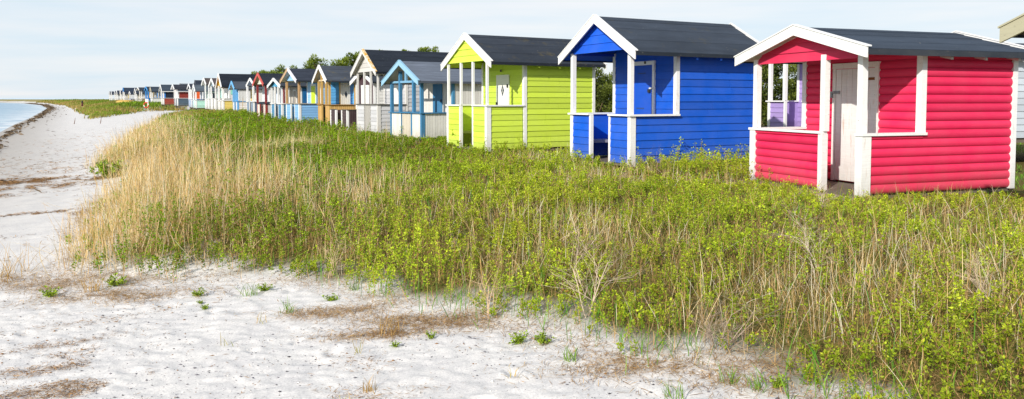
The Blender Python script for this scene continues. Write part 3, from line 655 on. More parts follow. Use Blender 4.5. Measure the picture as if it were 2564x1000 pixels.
    hut((-79.06,155.27,.72), D(31.9), 2.5, 6.5, 2.5, 3.15, .31, .1, 1.2, 'hut with a bright blue gable and a long dark roof', 'e4e8ec', trim=WH, barge='2c8cd8', gable_c='1c6cb4', rail=.95, posts=(0, 2.5), ps=.16, front=((0.06, .8, None, None), (1.7, 2.44, None, None)), door=(.8, 1.4, .1, 1.9, '44546c', 'flat', WH), roof=(52, 62, 78))
    far = [((-83.36,162.41,.71), 2.02, 2.46, 'f4e0a4', 'e8c878', 'far small hut with yellow walls and a white gable edge'), ((-87.24,168.42,.72), 1.99, 2.52, 'f0eeea', 'e8dcd0', 'far small white hut with a pinkish white gable'),
           ((-90.8,174.41,.72), 2.01, 2.49, 'eceae6', '3c4c68', 'far small white hut with a navy gable'), ((-94.77,180.43,.72), 1.95, 2.41, 'e8eaec', '54607c', 'far grey white hut with a dark side window'), ((-98.39,186.4,.73), 2.0, 2.5, 'f0f0f0', '48505c', 'last white hut at the far end of the row')]
    for i, (p, he, hr, c, gc, lab) in enumerate(far):
        hut(p, D(31), 2.5, 4.6 if i < 4 else 9, he+.1, hr+.2, .3, .1, 1.2, lab, c, trim=WH, gable_c=gc, rail=.95, posts=(0, 2.5), ps=.18, front=((0.06, .8, None, None), (1.7, 2.44, None, None)), door=(.8, 1.4, .1, 1.7, '586074', 'flat', WH),
            side_items=(('window', 2.0, 2.7, .9, 1.5, WH),), roof=(56, 64, 78))
    # second row and neighbours
    B = 'beach huts behind the row'
    hut((8.98,21.87,.42), D(22), 2.3, 4.2, 2.50, 3.05, .2, .12, 1.15, 'lilac hut seen through the porch of the red hut', 'b49cdc', trim=WH, gable_c='c4acd8', header='c4acd8', rail=1.03, posts=(0, .8, 1.62, 2.3), ps=.10, front=((0.06, .8, None, None), (1.62, 2.24, None, None)), door=None, corner_full=True, group=B, soffit='cfc4dc', roof=(60, 68, 80))
    hut((9.25,16.6,.2), D(14), 2.6, 7.0, 2.32, 2.66, .25, .2, 1.1, 'pale blue grey hut on timber blocks behind the red hut', 'c2ccd6', trim='e4e6e8', rail=1.1, posts=(0, 2.6), front=((0.06, .8, None, None), (1.7, 2.54, None, None)), door=(.9, 1.6, .1, 2.1, 'e8e8e8', 'flat', WH), group=B, stilts=.36, roof=(70, 78, 90))
    hut((-46.2,112,.7), D(31), 2.5, 4.5, 2.5, 3.62, .3, .2, 1.2, 'hut behind the mint one of which mostly a steep dark roof shows', 'd8d8d4', trim='4a505c', rail=1.0, posts=(0, 2.5), front=((0.06, .8, None, None), (1.7, 2.44, None, None)), door=(.8, 1.4, .1, 1.9, '888888', 'flat', None), group=B, roof=(48, 56, 68))
    hut((-55.4,128,.75), D(31), 2.5, 3.5, 2.6, 3.4, .3, .2, 1.2, 'hut behind the orange-door one of which only a flat grey roof shows', 'c0bcb8', trim='8c8c8c', rail=1.0, posts=(0, 2.5), front=((0.06, .8, None, None), (1.7, 2.44, None, None)), door=(.8, 1.4, .1, 1.9, '888888', 'flat', None), group=B, roof=(98, 104, 112))
    hut((6.30,5.62,.0), D(15), 2.5, 3.2, 2.34, 2.79, .28, .3, 1.1, 'hut at the right picture edge with a weathered greenish white gable edge', 'cfcac0', trim='d8d4c4', barge='bdb89c', soffit='55504a', rail=1.0, posts=(0, 2.5), front=((0.06, .8, None, None), (1.7, 2.44, None, None)), door=(.8, 1.5, .1, 2.0, 'd8d4cc', 'plank', None), rwear=.6, bargew=.15, roof=(60, 66, 76))

# ------------------------------------------------------------------ vegetation
HUTS = []
def hut_free(x, y, pad=.05):
    ok = np.ones(x.shape, bool)
    for (hx, hy, yaw, W, L) in HUTS:
        dx, dy = x-hx, y-hy; v = dx*cos(yaw)+dy*sin(yaw); u = -dx*sin(yaw)+dy*cos(yaw)
        ok &= ~((v > -pad) & (v < L+pad) & (u > -pad) & (u < W+pad))
    return ok
ROWL = [(5.2,11.26),(2.6,16.5),(-.69,21.04),(-3.23,27.3),(-5.5,31.3),(-9.9,41.1),(-18,55.9),(-30,76.6),(-52,114),(-83,162)]
def behind_row(x, y):
    """>0 : metres behind the line of the porches"""
    px = [p[1] for p in ROWL]; qx = [p[0] for p in ROWL]
    xr = np.interp(y, px, qx); xr = np.where(y < 11.26, 5.2+(11.26-y)*.55, xr)
    return (x-xr)*.85
def scatter(n, ylo, yhi, dens_fn, seed, xlim=.78):
    """rejection sampling of points with density per m2 dens_fn(x,y,d)/max"""
    g = np.random.default_rng(seed)
    # sample in log-ish y so that near ground gets more points
    y = ylo+(yhi-ylo)*g.random(n); x = (g.random(n)*2-1)*xlim*(y+1.0)
    return x, y, g
def pts_density(ylo, yhi, seed, peak, fn, xlim=.78):
    """points with peak density per m2 thinned by fn in 0..1"""
    out = []
    ys = np.geomspace(ylo, yhi, 24); g = np.random.default_rng(seed)
    for a, b in zip(ys[:-1], ys[1:]):
        w = xlim*(b+1.0); pk = peak(.5*(a+b)); n = int(2*w*(b-a)*pk)
        x = (g.random(n)*2-1)*w; y = a+(b-a)*g.random(n); d = meadow_d(x, y)
        p = fn(x, y, d); k = (g.random(n) < p) & (np.abs(x) < xlim*(y+1.0)) & hut_free(x, y)
        out.append(np.stack([x[k], y[k], d[k]], -1))
    return np.concatenate(out), g

STR = [(-8.0,15.6,1.2,2.0,.6),(-4.9,9.8,1.6,1.4,1),(-4.1,11.5,1.4,1.6,.8),(-3.1,9.8,1.0,1.0,.7),(-2.0,11.5,1.0,1.6,.6),(-1.6,8.5,.7,.8,.6),(-2.6,13.5,1.2,2,.4),(.1,7.3,.6,.6,.95),(.7,8.0,.55,.8,.9),(3.0,6.1,.75,.5,1),(3.7,5.8,.6,.5,.9),(1.4,5.6,.5,.35,.6),(3.3,7.3,1.0,.5,.6),(2.3,5.2,.5,.3,.7),(4.2,6.9,.8,.5,.6),(-6.6,23.5,1.0,1.0,.35),(1.5,13.5,2.2,1.2,.45),(.5,18,2,1.4,.4),(-.2,6.6,.7,.3,.4),(-11,19.5,1.4,3,.8),(-13.7,26,1.6,5,.6),(2.2,6.2,.8,.5,.4),(-.4,9.3,1.2,1.2,.35),(4.6,6.6,.7,.5,.6)]
def strawf(x, y, d):
    s = .80*np.exp(-((d-1.0)/(.8+.017*np.clip(y, 0, 60)))**2)*sstep(-2.9, -4.4, x)*sstep(7.2, 8.4, y)*sstep(75, 30, y)
    for cx, cy, rx, ry, w in STR: s = np.maximum(s, w*np.exp(-((x-cx)/rx)**2-((y-cy)/ry)**2))
    s = s*np.clip(2.6*fbm(x*1.3+3, y*1.3, 3)-.3, .12, 1.3)
    return np.clip(s, 0, 1)

def rot_frames(n, g, up_bias=.5):
    """n random leaf frames: direction t and side s"""
    a = g.random(n)*2*pi; el = g.normal(up_bias, .45, n)
    t = np.stack([np.cos(a)*np.cos(el), np.sin(a)*np.cos(el), np.sin(el)], -1)
    r = g.normal(size=(n, 3)); r -= (r*t).sum(-1, keepdims=True)*t; r /= np.linalg.norm(r, axis=-1, keepdims=True)+1e-9
    # prefer leaves whose face looks up
    z = np.array([0, 0, 1.0]); sd = np.cross(t, z); sd /= np.linalg.norm(sd, axis=-1, keepdims=True)+1e-9
    s = sd*.75+r*.5; s -= (s*t).sum(-1, keepdims=True)*t; s /= np.linalg.norm(s, axis=-1, keepdims=True)+1e-9
    return t, s
def leaves(base, t, s, ln, wd, cup=.25):
    """kite leaves: 4 verts each"""
    n = len(base); nrm = np.cross(t, s)
    ln = ln[:, None]; wd = wd[:, None]
    v = np.stack([base, base+t*ln*.5+s*wd*.5+nrm*wd*cup, base+t*ln, base+t*ln*.5-s*wd*.5+nrm*wd*cup], 1)
    return v.reshape(-1, 3), np.arange(4*n).reshape(n, 4)
def ribbons(P, W, S):
    """P (n,k,3) centre lines, W (n,k) half widths, S (n,3) side vectors"""
    n, k, _ = P.shape
    a = P-S[:, None, :]*W[..., None]; b = P+S[:, None, :]*W[..., None]
    V = np.stack([a, b], 2).reshape(-1, 3); I = np.arange(n*k*2).reshape(n, k, 2)
    F = np.stack([I[:, :-1, 0], I[:, :-1, 1], I[:, 1:, 1], I[:, 1:, 0]], -1).reshape(-1, 4)
    return V, F
def blade_lines(x, y, z, h, lean, bend, g, k=5):
    n = len(x); a = g.random(n)*2*pi; f = np.linspace(0, 1, k)[None, :]
    dx = np.cos(a)[:, None]; dy = np.sin(a)[:, None]
    off = lean[:, None]*f*h[:, None]+bend[:, None]*h[:, None]*f**2.2
    P = np.stack([x[:, None]+dx*off, y[:, None]+dy*off, z[:, None]+h[:, None]*f*np.sqrt(np.clip(1-(lean[:, None]*.7)**2, .05, 1))-bend[:, None]*h[:, None]*.45*f**2.5], -1)
    q = g.random(n)*2*pi; S = np.stack([np.cos(q), np.sin(q), 0*q], -1)
    return P, S

def lodf(y): return np.clip(y/8, .85, None)**.72

def build_rose_scrub():
    def fn(x, y, d):
        st = strawf(x, y, d); br = behind_row(x, y)
        p = sstep(-.05, .35, d+.5*wob(x*2, y*2))*(1-.68*st)*np.clip(3.4*fbm(x*1.9, y*1.9+9, 4)-.95, .08, 1)
        p = np.maximum(p, np.exp(-((d-.55)/.55)**4)*sstep(-.3, -1.2, x)*sstep(-5.2, -4.2, x)*sstep(11, 9, y)*np.clip(4*fbm(x*1.7, y*1.7, 3)-.6, .3, 1))
        p = p*np.where(br > 1.2, np.exp(-(br-1.2)/2.2), 1)
        lawn = sstep(6.9, 7.6, x)*sstep(9, 10.5, y)*(y < 22)
        far = sstep(60, 85, y)
        return np.clip(p*(1-lawn)*(1-.5*far), 0, 1)
    pk = lambda y: 120*min(1, (8/y))**1.42
    P, g = pts_density(3.0, 130, 41, pk, fn)
    x, y, d = P.T; n = len(x); z = terrain(x, y, d); L = lodf(y)
    br = behind_row(x, y)
    cl = fbm(x*2.1+3, y*2.1, 3); h = (.08+.24*fbm(x*.8, y*.8, 3)+.17*g.random(n)**2)*(.55+.45*sstep(.0, .9, d))*(.5+1.0*cl)
    h = h*np.where((br > -2.0) & (y < 34), .62, 1)*np.where((br > -.4) & (y > 13) & (y < 17.5) & (x > 2.4), 2.3, 1)*np.where((y < 11) & (y > 9.2) & (x > 3.8), 1.25, 1)*np.where((x < -.6) & (x > -5.2) & (y < 11) & (d < 1.4), 2.1, 1)*np.where(y > 24, 1.25, 1)
    h = h*(1+.35*sstep(-5, -.5, br)*(y < 24)*sstep(.3, .8, fbm(x*1.3+4, y*1.3, 2)))*np.where(y < 7.5, .98, .88)*sstep(-1, 1.2, x*0+1)
    h = h*np.where((x > 4.2) & (y > 7.5) & (y < 12), .72, 1)
    tall = (g.random(n) < .05)*(y > 18)*(y < 40)*(np.abs(br+.6) < 1.2); h = h*(1+1.1*tall)
    # stems
    lean = g.normal(0, .36, n); bend = g.normal(0, .2, n)
    Pl, S = blade_lines(x, y, z-.02, h, lean, bend, g, 4)
    Wd = (.0022*L)[:, None]*np.array([1.2, 1, .8, .4])[None]
    V1, F1 = ribbons(Pl, Wd, S)
    sc = np.array(lin('a88450'))[None]*(.6+.7*g.random((n, 1))); C1 = np.repeat(sc, 8, 0)
    tag(fast_mesh('rose_stems', V1, F1, TWIG, C1), 'brown woody stems of the low rose scrub all over the dune meadow', 'scrub stems', kind='stuff')
    # leaves in nodes along each stem
    J = 9; K = 8
    f = (np.linspace(.22, 1.0, J)[None, :]+g.normal(0, .05, (n, J))).clip(.12, 1)
    i0 = np.minimum((f*3).astype(int), 2); fr = f*3-i0
    idx = np.arange(n)[:, None]
    node = Pl[idx, i0]*(1-fr[..., None])+Pl[idx, i0+1]*fr[..., None]
    node = np.repeat(node.reshape(-1, 3), K, 0); m = len(node)
    own = np.repeat(np.arange(n), J*K); ff = np.repeat(f.ravel(), K)
    keep = g.random(m) < np.where(y[own] > 30, .34, np.where(y[own] > 16, .62, .85))*(.18+.82*sstep(.2, .7, ff)); node = node[keep]; own = own[keep]; ff = ff[keep]; m = len(node)
    t, s = rot_frames(m, g, .45)
    ln = (.015+.015*g.random(m))*L[own]*(1.2-.35*ff); kind = (g.random(n) < np.where(y < 9, .16, .10))[own]; ln = ln*np.where(kind, 1.4, 1.0); wd = ln*(.52+.2*g.random(m))
    node = node+t*(.012*L[own])[:, None]
    V, F = leaves(node, t, s, ln, wd)
    a = np.array(lin('c8d436')); b = np.array(lin('749618')); c = np.array(lin('aabf28'))
    big = fbm(x*.5+7, y*.5, 3)[own]; q = np.clip(.55*g.random(m)+.75*(ff-.3)+.5*(big-.5), 0, 1)[:, None]
    C = b*(1-q)+(c*(1-q)+a*q)*q
    left = sstep(.5, -3.5, x)[own][:, None]*sstep(6, 9, y)[own][:, None]; C = C*(1-left)+C*np.array([.62, .80, .62])*left
    deep = sstep(11, 20, y)[own][:, None]*sstep(2, -3, x)[own][:, None]; C = C*(1-deep)+C*np.array([.86, .86, .55])*deep
    ol = np.clip(fbm(x*.33+40, y*.22, 4)*4-2.0, 0, 1)[own][:, None]*.55; C = C*(1-ol)+C*np.array([.78, .62, .8])*ol
    C = C*(.6+.55*g.random((m, 1)))*np.where(kind, 1.12, .95)[:, None]
    C = C*(.78+.55*np.clip(fbm(x*2.1+3, y*2.1, 3), .2, .8))[own][:, None]
    br_ = (g.random(m) < .035)[:, None]; C = np.where(br_, np.array(lin('9a7434')), C)
    tag(fast_mesh('rose_leaves', V, F, LEAF, np.repeat(C, 4, 0)), 'low green rose scrub leaves covering the dune meadow in front of the huts', 'rose scrub', kind='stuff')

def build_dry_grass():
    def fn(x, y, d):
        st = strawf(x, y, d); br = behind_row(x, y)
        p = np.clip(st*1.05+.34*sstep(.1, .8, d)*np.clip(fbm(x*.55+31, y*.35, 4)*3.2-1.35, .05, 1)*sstep(50, 24, y)*np.where((y > 12.5) & (x < .16*(y-12)-1), .22, 1), 0, 1)*sstep(-.45, .3, d+.4*wob(x*2.3, y*2.3))
        p = p*(1-.42*sstep(-3, -1.5, x))
        return p*np.where(br > 1.0, np.exp(-(br-1.0)/1.5), 1)*sstep(110, 70, y)*(1-sstep(6.6, 7.4, x)*(y > 9))
    pk = lambda y: 640*min(1, (8/y))**1.35
    P, g = pts_density(3.0, 90, 52, pk, fn)
    x, y, d = P.T; n = len(x); z = terrain(x, y, d); L = np.clip(y/8, .85, None)**.55
    st = strawf(x, y, d); left = sstep(-2.8, -4.2, x)
    h = (.14+.30*g.random(n)**1.5)*(1+1.25*left*g.random(n)+.5*(g.random(n) < .10))*(.6+.4*sstep(-.2, .8, d))
    h = h*np.where(x > -1.5, .82, 1)*(1+.45*st)
    tang = (g.random(n) < np.where(x > -.5, .68, .32))
    lean = np.where(tang, g.normal(0, .85, n), g.normal(0, .2, n)); bend = np.abs(g.normal(0, .16, n))*np.where(tang, 2, 1)
    lean = np.clip(lean, -1.1, 1.1)
    Pl, S = blade_lines(x, y, z-.02, h, lean, bend, g, 6)
    Wd = (.0022*L*(.6+.7*g.random(n)))[:, None]*np.array([1, 1, .95, .8, .6, .15])[None]
    V, F = ribbons(Pl, Wd, S)
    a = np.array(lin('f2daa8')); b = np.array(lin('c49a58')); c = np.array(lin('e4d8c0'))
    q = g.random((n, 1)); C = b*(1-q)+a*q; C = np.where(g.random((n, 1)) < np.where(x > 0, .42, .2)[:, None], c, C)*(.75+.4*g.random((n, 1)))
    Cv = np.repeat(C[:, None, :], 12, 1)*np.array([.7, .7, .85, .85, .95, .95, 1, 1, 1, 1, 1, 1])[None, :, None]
    # plume heads on some tall stalks
    hd = np.where((h > .55) & (y < 20) & (g.random(n) < .12))[0]; tip = Pl[hd, -1]; prev = Pl[hd, -2]; t = tip-prev; t /= np.linalg.norm(t, axis=1, keepdims=True)+1e-9
    pp = []; ss = []
    for k in range(3):
        q = g.random(len(hd))*2*pi; Sx = np.stack([np.cos(q), np.sin(q), 0*q], -1)
        l = (.05+.07*g.random(len(hd)))[:, None]*L[hd][:, None]
        pp.append(np.stack([tip-t*l, tip-t*l*.4, tip+t*l*.25, tip+t*l*.7], 1)); ss.append(Sx)
    pp = np.concatenate(pp); ss = np.concatenate(ss); Wh = np.tile((.0045*L[hd])[:, None]*np.array([.3, 1, .7, .1])[None], (3, 1))
    V2, F2 = ribbons(pp, Wh, ss); C2 = np.repeat(np.array(lin('dcc090'))[None]*(.8+.4*g.random((len(pp), 1))), 8, 0)
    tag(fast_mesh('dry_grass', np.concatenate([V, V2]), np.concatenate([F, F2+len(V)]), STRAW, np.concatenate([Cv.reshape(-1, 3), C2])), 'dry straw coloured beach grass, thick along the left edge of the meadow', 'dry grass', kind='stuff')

def build_undergrowth():
    def fn(x, y, d):
        br = behind_row(x, y)
        return sstep(.0, .5, d+.3*wob(x*2, y*2))*(.35+.65*sstep(-3, 0, x))*np.where(br > .8, np.exp(-(br-.8)), 1)*(1-sstep(6.6, 7.4, x)*(y > 9))
    P, g = pts_density(3.0, 40, 57, lambda y: 420*min(1, (7/y))**1.6, fn)
    x, y, d = P.T; n = len(x); z = terrain(x, y, d); L = np.clip(y/8, .8, None)**.7
    h = .07+.20*g.random(n)**1.4
    Pl, S = blade_lines(x, y, z-.01, h*1.25, np.clip(g.normal(0, .75, n), -1.2, 1.2), np.abs(g.normal(.1, .3, n)), g, 4)
    Wd = (.0018*L*(.6+.8*g.random(n)))[:, None]*np.array([1, 1, .8, .2])[None]; V, F = ribbons(Pl, Wd, S)
    q = g.random((n, 1)); C = np.array(lin('8a6838'))*(1-q)+np.array(lin('d8b880'))*q; C = np.where(g.random((n, 1)) < .34, np.array(lin('7c8c30')), C)
    tag(fast_mesh('undergrowth', V, F, STRAW, np.repeat(C*(.55+.6*g.random((n, 1))), 8, 0)), 'matted tan and olive undergrowth between the rose stems', 'undergrowth', kind='stuff')

def build_green_grass():
    def fn(x, y, d):
        p = .95*np.exp(-((d-.30)/.6)**2)*sstep(-2.8, -1.2, x)*sstep(9, 7, y)*np.clip(fbm(x*1.7, y*1.7, 3)*2.6-.75, 0, 1)
        p = p+.10*(d > .2)*sstep(26, 12, y)
        lawn = sstep(6.9, 7.5, x)*sstep(8.5, 10, y)*(y < 26)
        return np.clip(np.maximum(p, lawn), 0, 1)*sstep(-.25, .05, d)
    pk = lambda y: 170*min(1, (8/y))**1.1
    P, g = pts_density(3.0, 26, 63, pk, fn)
    x, y, d = P.T; n = len(x); z = terrain(x, y, d); L = lodf(y)
    lawn = sstep(6.9, 7.5, x)*(y > 8.5)
    h = np.where(lawn > .4, .05+.08*g.random(n), .12+.22*g.random(n))
    Pl, S = blade_lines(x, y, z-.01, h, g.normal(0, .3, n), np.abs(g.normal(.15, .3, n)), g, 5)
    Wd = (.0034*L*(.7+.6*g.random(n)))[:, None]*np.array([.8, 1, .9, .6, .1])[None]
    V, F = ribbons(Pl, Wd, S); q = g.random((n, 1))
    C = np.array(lin('4a8a2a'))*(1-q)+np.array(lin('86ac3a'))*q
    tag(fast_mesh('green_grass', V, F, LEAF, np.repeat(C*(.7+.5*g.random((n, 1))), 10, 0)), 'fresh green grass blades at the sandy edge and on the lawn by the red hut', 'grass', kind='stuff')

def build_far_grass():
    """clumpy dune grass of the far dune beyond the sand path"""
    def fn(x, y, d):
        return sstep(-.5, 2.5, d)*(.4+.8*fbm(x*.12, y*.12, 3))*np.where(behind_row(x, y) > 1.5, .12, 1)
    P, g = pts_density(62, 420, 74, lambda y: 9*min(1, 70/y)**1.7, fn, .78)
    x, y, d = P.T; n = len(x); z = terrain(x, y, d); Lr = (y/70)**.8
    k = 4; own = np.repeat(np.arange(n), k); m = n*k
    h = (.22+.35*g.random(m))*Lr[own]**.5*(.7+.6*fbm(x*.2, y*.2, 2)[own])
    Pl, S = blade_lines(x[own]+g.normal(0, .18, m), y[own]+g.normal(0, .18, m), z[own]-.03, h, g.normal(0, .35, m), np.abs(g.normal(.1, .2, m)), g, 3)
    Wd = (.035*Lr[own])[:, None]*np.array([1, .9, .15])[None]
    V, F = ribbons(Pl, Wd, S)
    tone = fbm(x*.10+5, y*.06, 3)[own]; edge = np.exp(-d/3.5)[own]
    st = np.clip((tone-.42)*3.6+edge*1.3, 0, 1)[:, None]
    C = np.array(lin('6c8a1c'))*(1-st)+np.array(lin('a08c52'))*st; C = C*(.75+.5*g.random((m, 1)))
    tag(fast_mesh('dune_grass', V, F, LEAF, np.repeat(C, 6, 0)), 'green and tan dune grass on the far dune beyond the sand path', 'dune grass', kind='stuff')

def flakes(n, x, y, z, ln, wd, g, flat=.35):
    a = g.random(n)*2*pi; el = g.normal(0, flat, n)
    t = np.stack([np.cos(a)*np.cos(el), np.sin(a)*np.cos(el), np.sin(el)], -1); s = np.stack([-np.sin(a), np.cos(a), g.normal(0, .35, n)], -1)
    return leaves(np.stack([x, y, z], -1)-t*(ln*.5)[:, None], t, s, ln, wd, .15)

def build_litter():
    """dry brown litter mats along the meadow edge"""
    g = np.random.default_rng(88); X = []; 
    E_ = [p for p in EDGE[1:20]]
    for (ax, ay), (bx_, by) in zip(E_[:-1], E_[1:]):
        L = math.hypot(bx_-ax, by-ay); n = int(L*1000); t = g.random(n); off = g.normal(.02, .16, n)
        nx, ny = -(by-ay)/L, (bx_-ax)/L
        X.append(np.stack([ax+(bx_-ax)*t+nx*off, ay+(by-ay)*t+ny*off], -1))
    for cx, cy, r, n in [(-1.5,6.6,.28,900),(-1.05,5.95,.2,500),(-.95,6.3,.22,500),(.92,5.0,.28,900),(1.15,5.0,.25,800),(-.44,6.18,.3,700),(-3.7,7.45,.35,700),(-4.1,7.5,.4,800),(-5.1,7.95,.45,1000),(-4.6,8.1,.4,700),(-5.7,8.45,.4,900),(1.6,4.75,.3,500),(2.0,4.4,.3,400)]:
        n = n*3; X.append(np.stack([g.normal(cx, r*1.3, n), g.normal(cy, r*.42, n)], -1))
    X = np.concatenate(X); x, y = X.T
    k = g.random(len(x)) < np.clip(1.7*fbm(x*2.2, y*2.6, 3)-.35, 0, 1); x, y = x[k], y[k]; n = len(x); z = gz_near(x, y)+.006+.035*g.random(n)**2
    V, F = flakes(n, x, y, z, .03+.08*g.random(n), .002+.003*g.random(n), g, .3)
    q = g.random((n, 1)); C = np.array(lin('8a6440'))*(1-q)+np.array(lin('ccac7c'))*q
    tag(fast_mesh('dry_litter', V, F, STRAW, np.repeat(C*(.6+.6*g.random((n, 1))), 4, 0)), 'brown dry plant litter lying where the meadow meets the sand', 'plant litter', kind='stuff')

_ng = {}
def gz_near(x, y):
    """height of the near ground mesh at x,y by nearest lookup"""
    if not _ng:
        me = bpy.data.objects['ground'].data; n = len(me.vertices); c = np.empty(n*3, np.float32); me.vertices.foreach_get('co', c); c = c.reshape(-1, 3)
        m = (c[:, 1] > 2.3) & (c[:, 1] < 30) & (np.abs(c[:, 0]) < 26); c = c[m]
        H = np.full((1200, 1200), np.nan); ix = ((c[:, 0]+26)/52*1199).astype(int); iy = ((c[:, 1])/30*1199).astype(int); H[iy, ix] = c[:, 2]
        _ng['H'] = H
    H = _ng['H']; ix = ((np.asarray(x)+26)/52*1199).astype(int).clip(0, 1199); iy = (np.asarray(y)/30*1199).astype(int).clip(0, 1199)
    v = H[iy, ix]; return np.where(np.isnan(v), terrain(x, y), v)

def build_pebbles():
    g = np.random.default_rng(91); n = 22000
    y = 3.0+9*g.random(n)**1.5; x = (g.random(n)*2-1)*.74*(y+.5); d = meadow_d(x, y); k = (d < .1) & (fbm(x*.9, y*.9, 2)+.25*g.random(n) > .45); x, y = x[k], y[k]; n = len(x)
    r = .0022+.008*g.random(n)**9+.0028*g.random(n); z = gz_near(x, y)+r*.2
    oct_ = np.array([(1,0,0),(0,1,0),(-1,0,0),(0,-1,0),(0,0,.6),(0,0,-.6)], float)
    jit = 1+.5*(g.random((n, 6, 1))-.5); V = np.stack([x, y, z], -1)[:, None, :]+oct_[None]*jit*r[:, None, None]*np.array([1.3, 1, 1])
    f = np.array([(0,1,4),(1,2,4),(2,3,4),(3,0,4),(1,0,5),(2,1,5),(3,2,5),(0,3,5)]); F = (f[None]+6*np.arange(n)[:, None, None]).reshape(-1, 3)
    q = g.random((n, 1)); C = np.array(lin('3c3a40'))*(1-q)+np.array(lin('8c8890'))*q; C = np.where(g.random((n, 1)) < .18, np.array(lin('e8e4de')), C); C = np.where(g.random((n, 1)) < .12, np.array(lin('8a6238')), C)
    tag(fast_mesh('pebbles', V.reshape(-1, 3), F, TWIG, np.repeat(C, 6, 0), True), 'tiny dark stones and shell grit strewn over the near sand', 'pebbles', kind='stuff')

def build_wrack():
    """seaweed: the dark band on the waterline, and streaks on the upper beach"""
    g = np.random.default_rng(95); X = []; S_ = SHORE[1:11]
    for (ax, ay), (bx_, by) in zip(S_[:-1], S_[1:]):
        L = math.hypot(bx_-ax, by-ay); n = int(L*12); t = g.random(n); nx, ny = (by-ay)/L, -(bx_-ax)/L
        w = .10+.0034*ay; off = .35+np.abs(g.normal(0, w, n))+.22*np.sin(t*L*.35+ay)
        off = off+(g.random(n) < .06)*g.exponential(1.0, n)
        X.append(np.stack([ax+(bx_-ax)*t+nx*off, ay+(by-ay)*t+ny*off], -1))
    X = np.concatenate(X); x, y = X.T; k = g.random(len(x)) < np.clip(2.1*fbm(x*.18, y*.14, 3)-.25, 0, 1); x, y = x[k], y[k]
    n = len(x); z = terrain(x, y)+.05; V, F = flakes(n, x, y, z, .10+.22*g.random(n)+.0015*y, .05+.09*g.random(n)+.0007*y, g, .25)
    q = g.random((n, 1)); C = np.array(lin('4c3e32'))*(1-q)+np.array(lin('8a765c'))*q
    tag(fast_mesh('seaweed_line', V, F, TWIG, np.repeat(C, 4, 0)), 'dark brown seaweed line along the water edge', 'seaweed', kind='stuff')
    # thin brown wisps on the open sand
    X = []
    for cx, cy, rx, ry, n in [(-3.15,5.0,.30,.06,420),(-3.05,4.67,.28,.10,380),(-2.95,4.85,.2,.05,200),(-3.06,4.5,.15,.06,160),(-3.6,5.87,.2,.06,120),(-3.64,6.22,.22,.06,120),(-3.3,5.47,.16,.05,130),(-3.59,5.66,.14,.05,90),(-3.35,5.6,.3,.12,70),(-3.7,6.9,.5,.1,110),
                              (-13.0,20.4,.7,.42,2800),(-12.2,20.0,.9,.2,700),(-11.5,18.3,.6,.4,1300),(-10.9,18.6,.8,.5,500),(-11.5,17.0,.5,.35,900),(-8.5,13.2,.6,.13,700),(-10.6,19.8,.4,.2,500),(-7.0,11.0,.4,.1,160),(-10.6,17.8,1.2,.5,200),(-9.4,15,1.5,.8,120),(-6.6,10.2,.9,.5,90),(-14.5,25,2,1.6,900),(-16,32,3,2.8,900),(-19,40,4,4,900),(-15,28,2.5,2,700),(-12.5,22.5,1.6,1.0,700),(-22,48,4,6,700),(-.92,4.81,.22,.08,120),(-1.1,5.4,.2,.1,60),(0,5.0,1.5,.8,60),(-2,5.5,2,1.2,160)]:
        n = int(n*(2.6 if cy < 9 else .8)); X.append(np.stack([g.normal(cx, rx, n), g.normal(cy, ry, n)], -1))
    X = np.concatenate(X); x, y = X.T; y = y+np.where((y < 7) & (x < -2.5), .32*(x+3.2), 0)+np.where(y > 9, (fbm(x*.7+3, x*0+2, 3)-.5)*2.4, (fbm(x*2+3, x*0+2, 3)-.5)*.5); k = (fbm(x*3, y*3.2, 3) > np.where(y > 9, .46, .40)) & (meadow_d(x, y) < .2); x, y = x[k], y[k]; n = len(x)
    z = gz_near(x, y)+.006+.022*g.random(n)**2; LL = np.clip(y/6, .8, 4)
    V, F = flakes(n, x, y, z, (.02+.06*g.random(n))*LL, (.0022+.0046*g.random(n))*LL, g, .12)
    q = g.random((n, 1)); C = np.array(lin('7a5634'))*(1-q)+np.array(lin('c09866'))*q
    tag(fast_mesh('seaweed_wisps', V, F, TWIG, np.repeat(C*(.6+.5*g.random((n, 1))), 4, 0)), 'brown wisps of dried seaweed scattered over the pale sand', 'seaweed', kind='stuff')

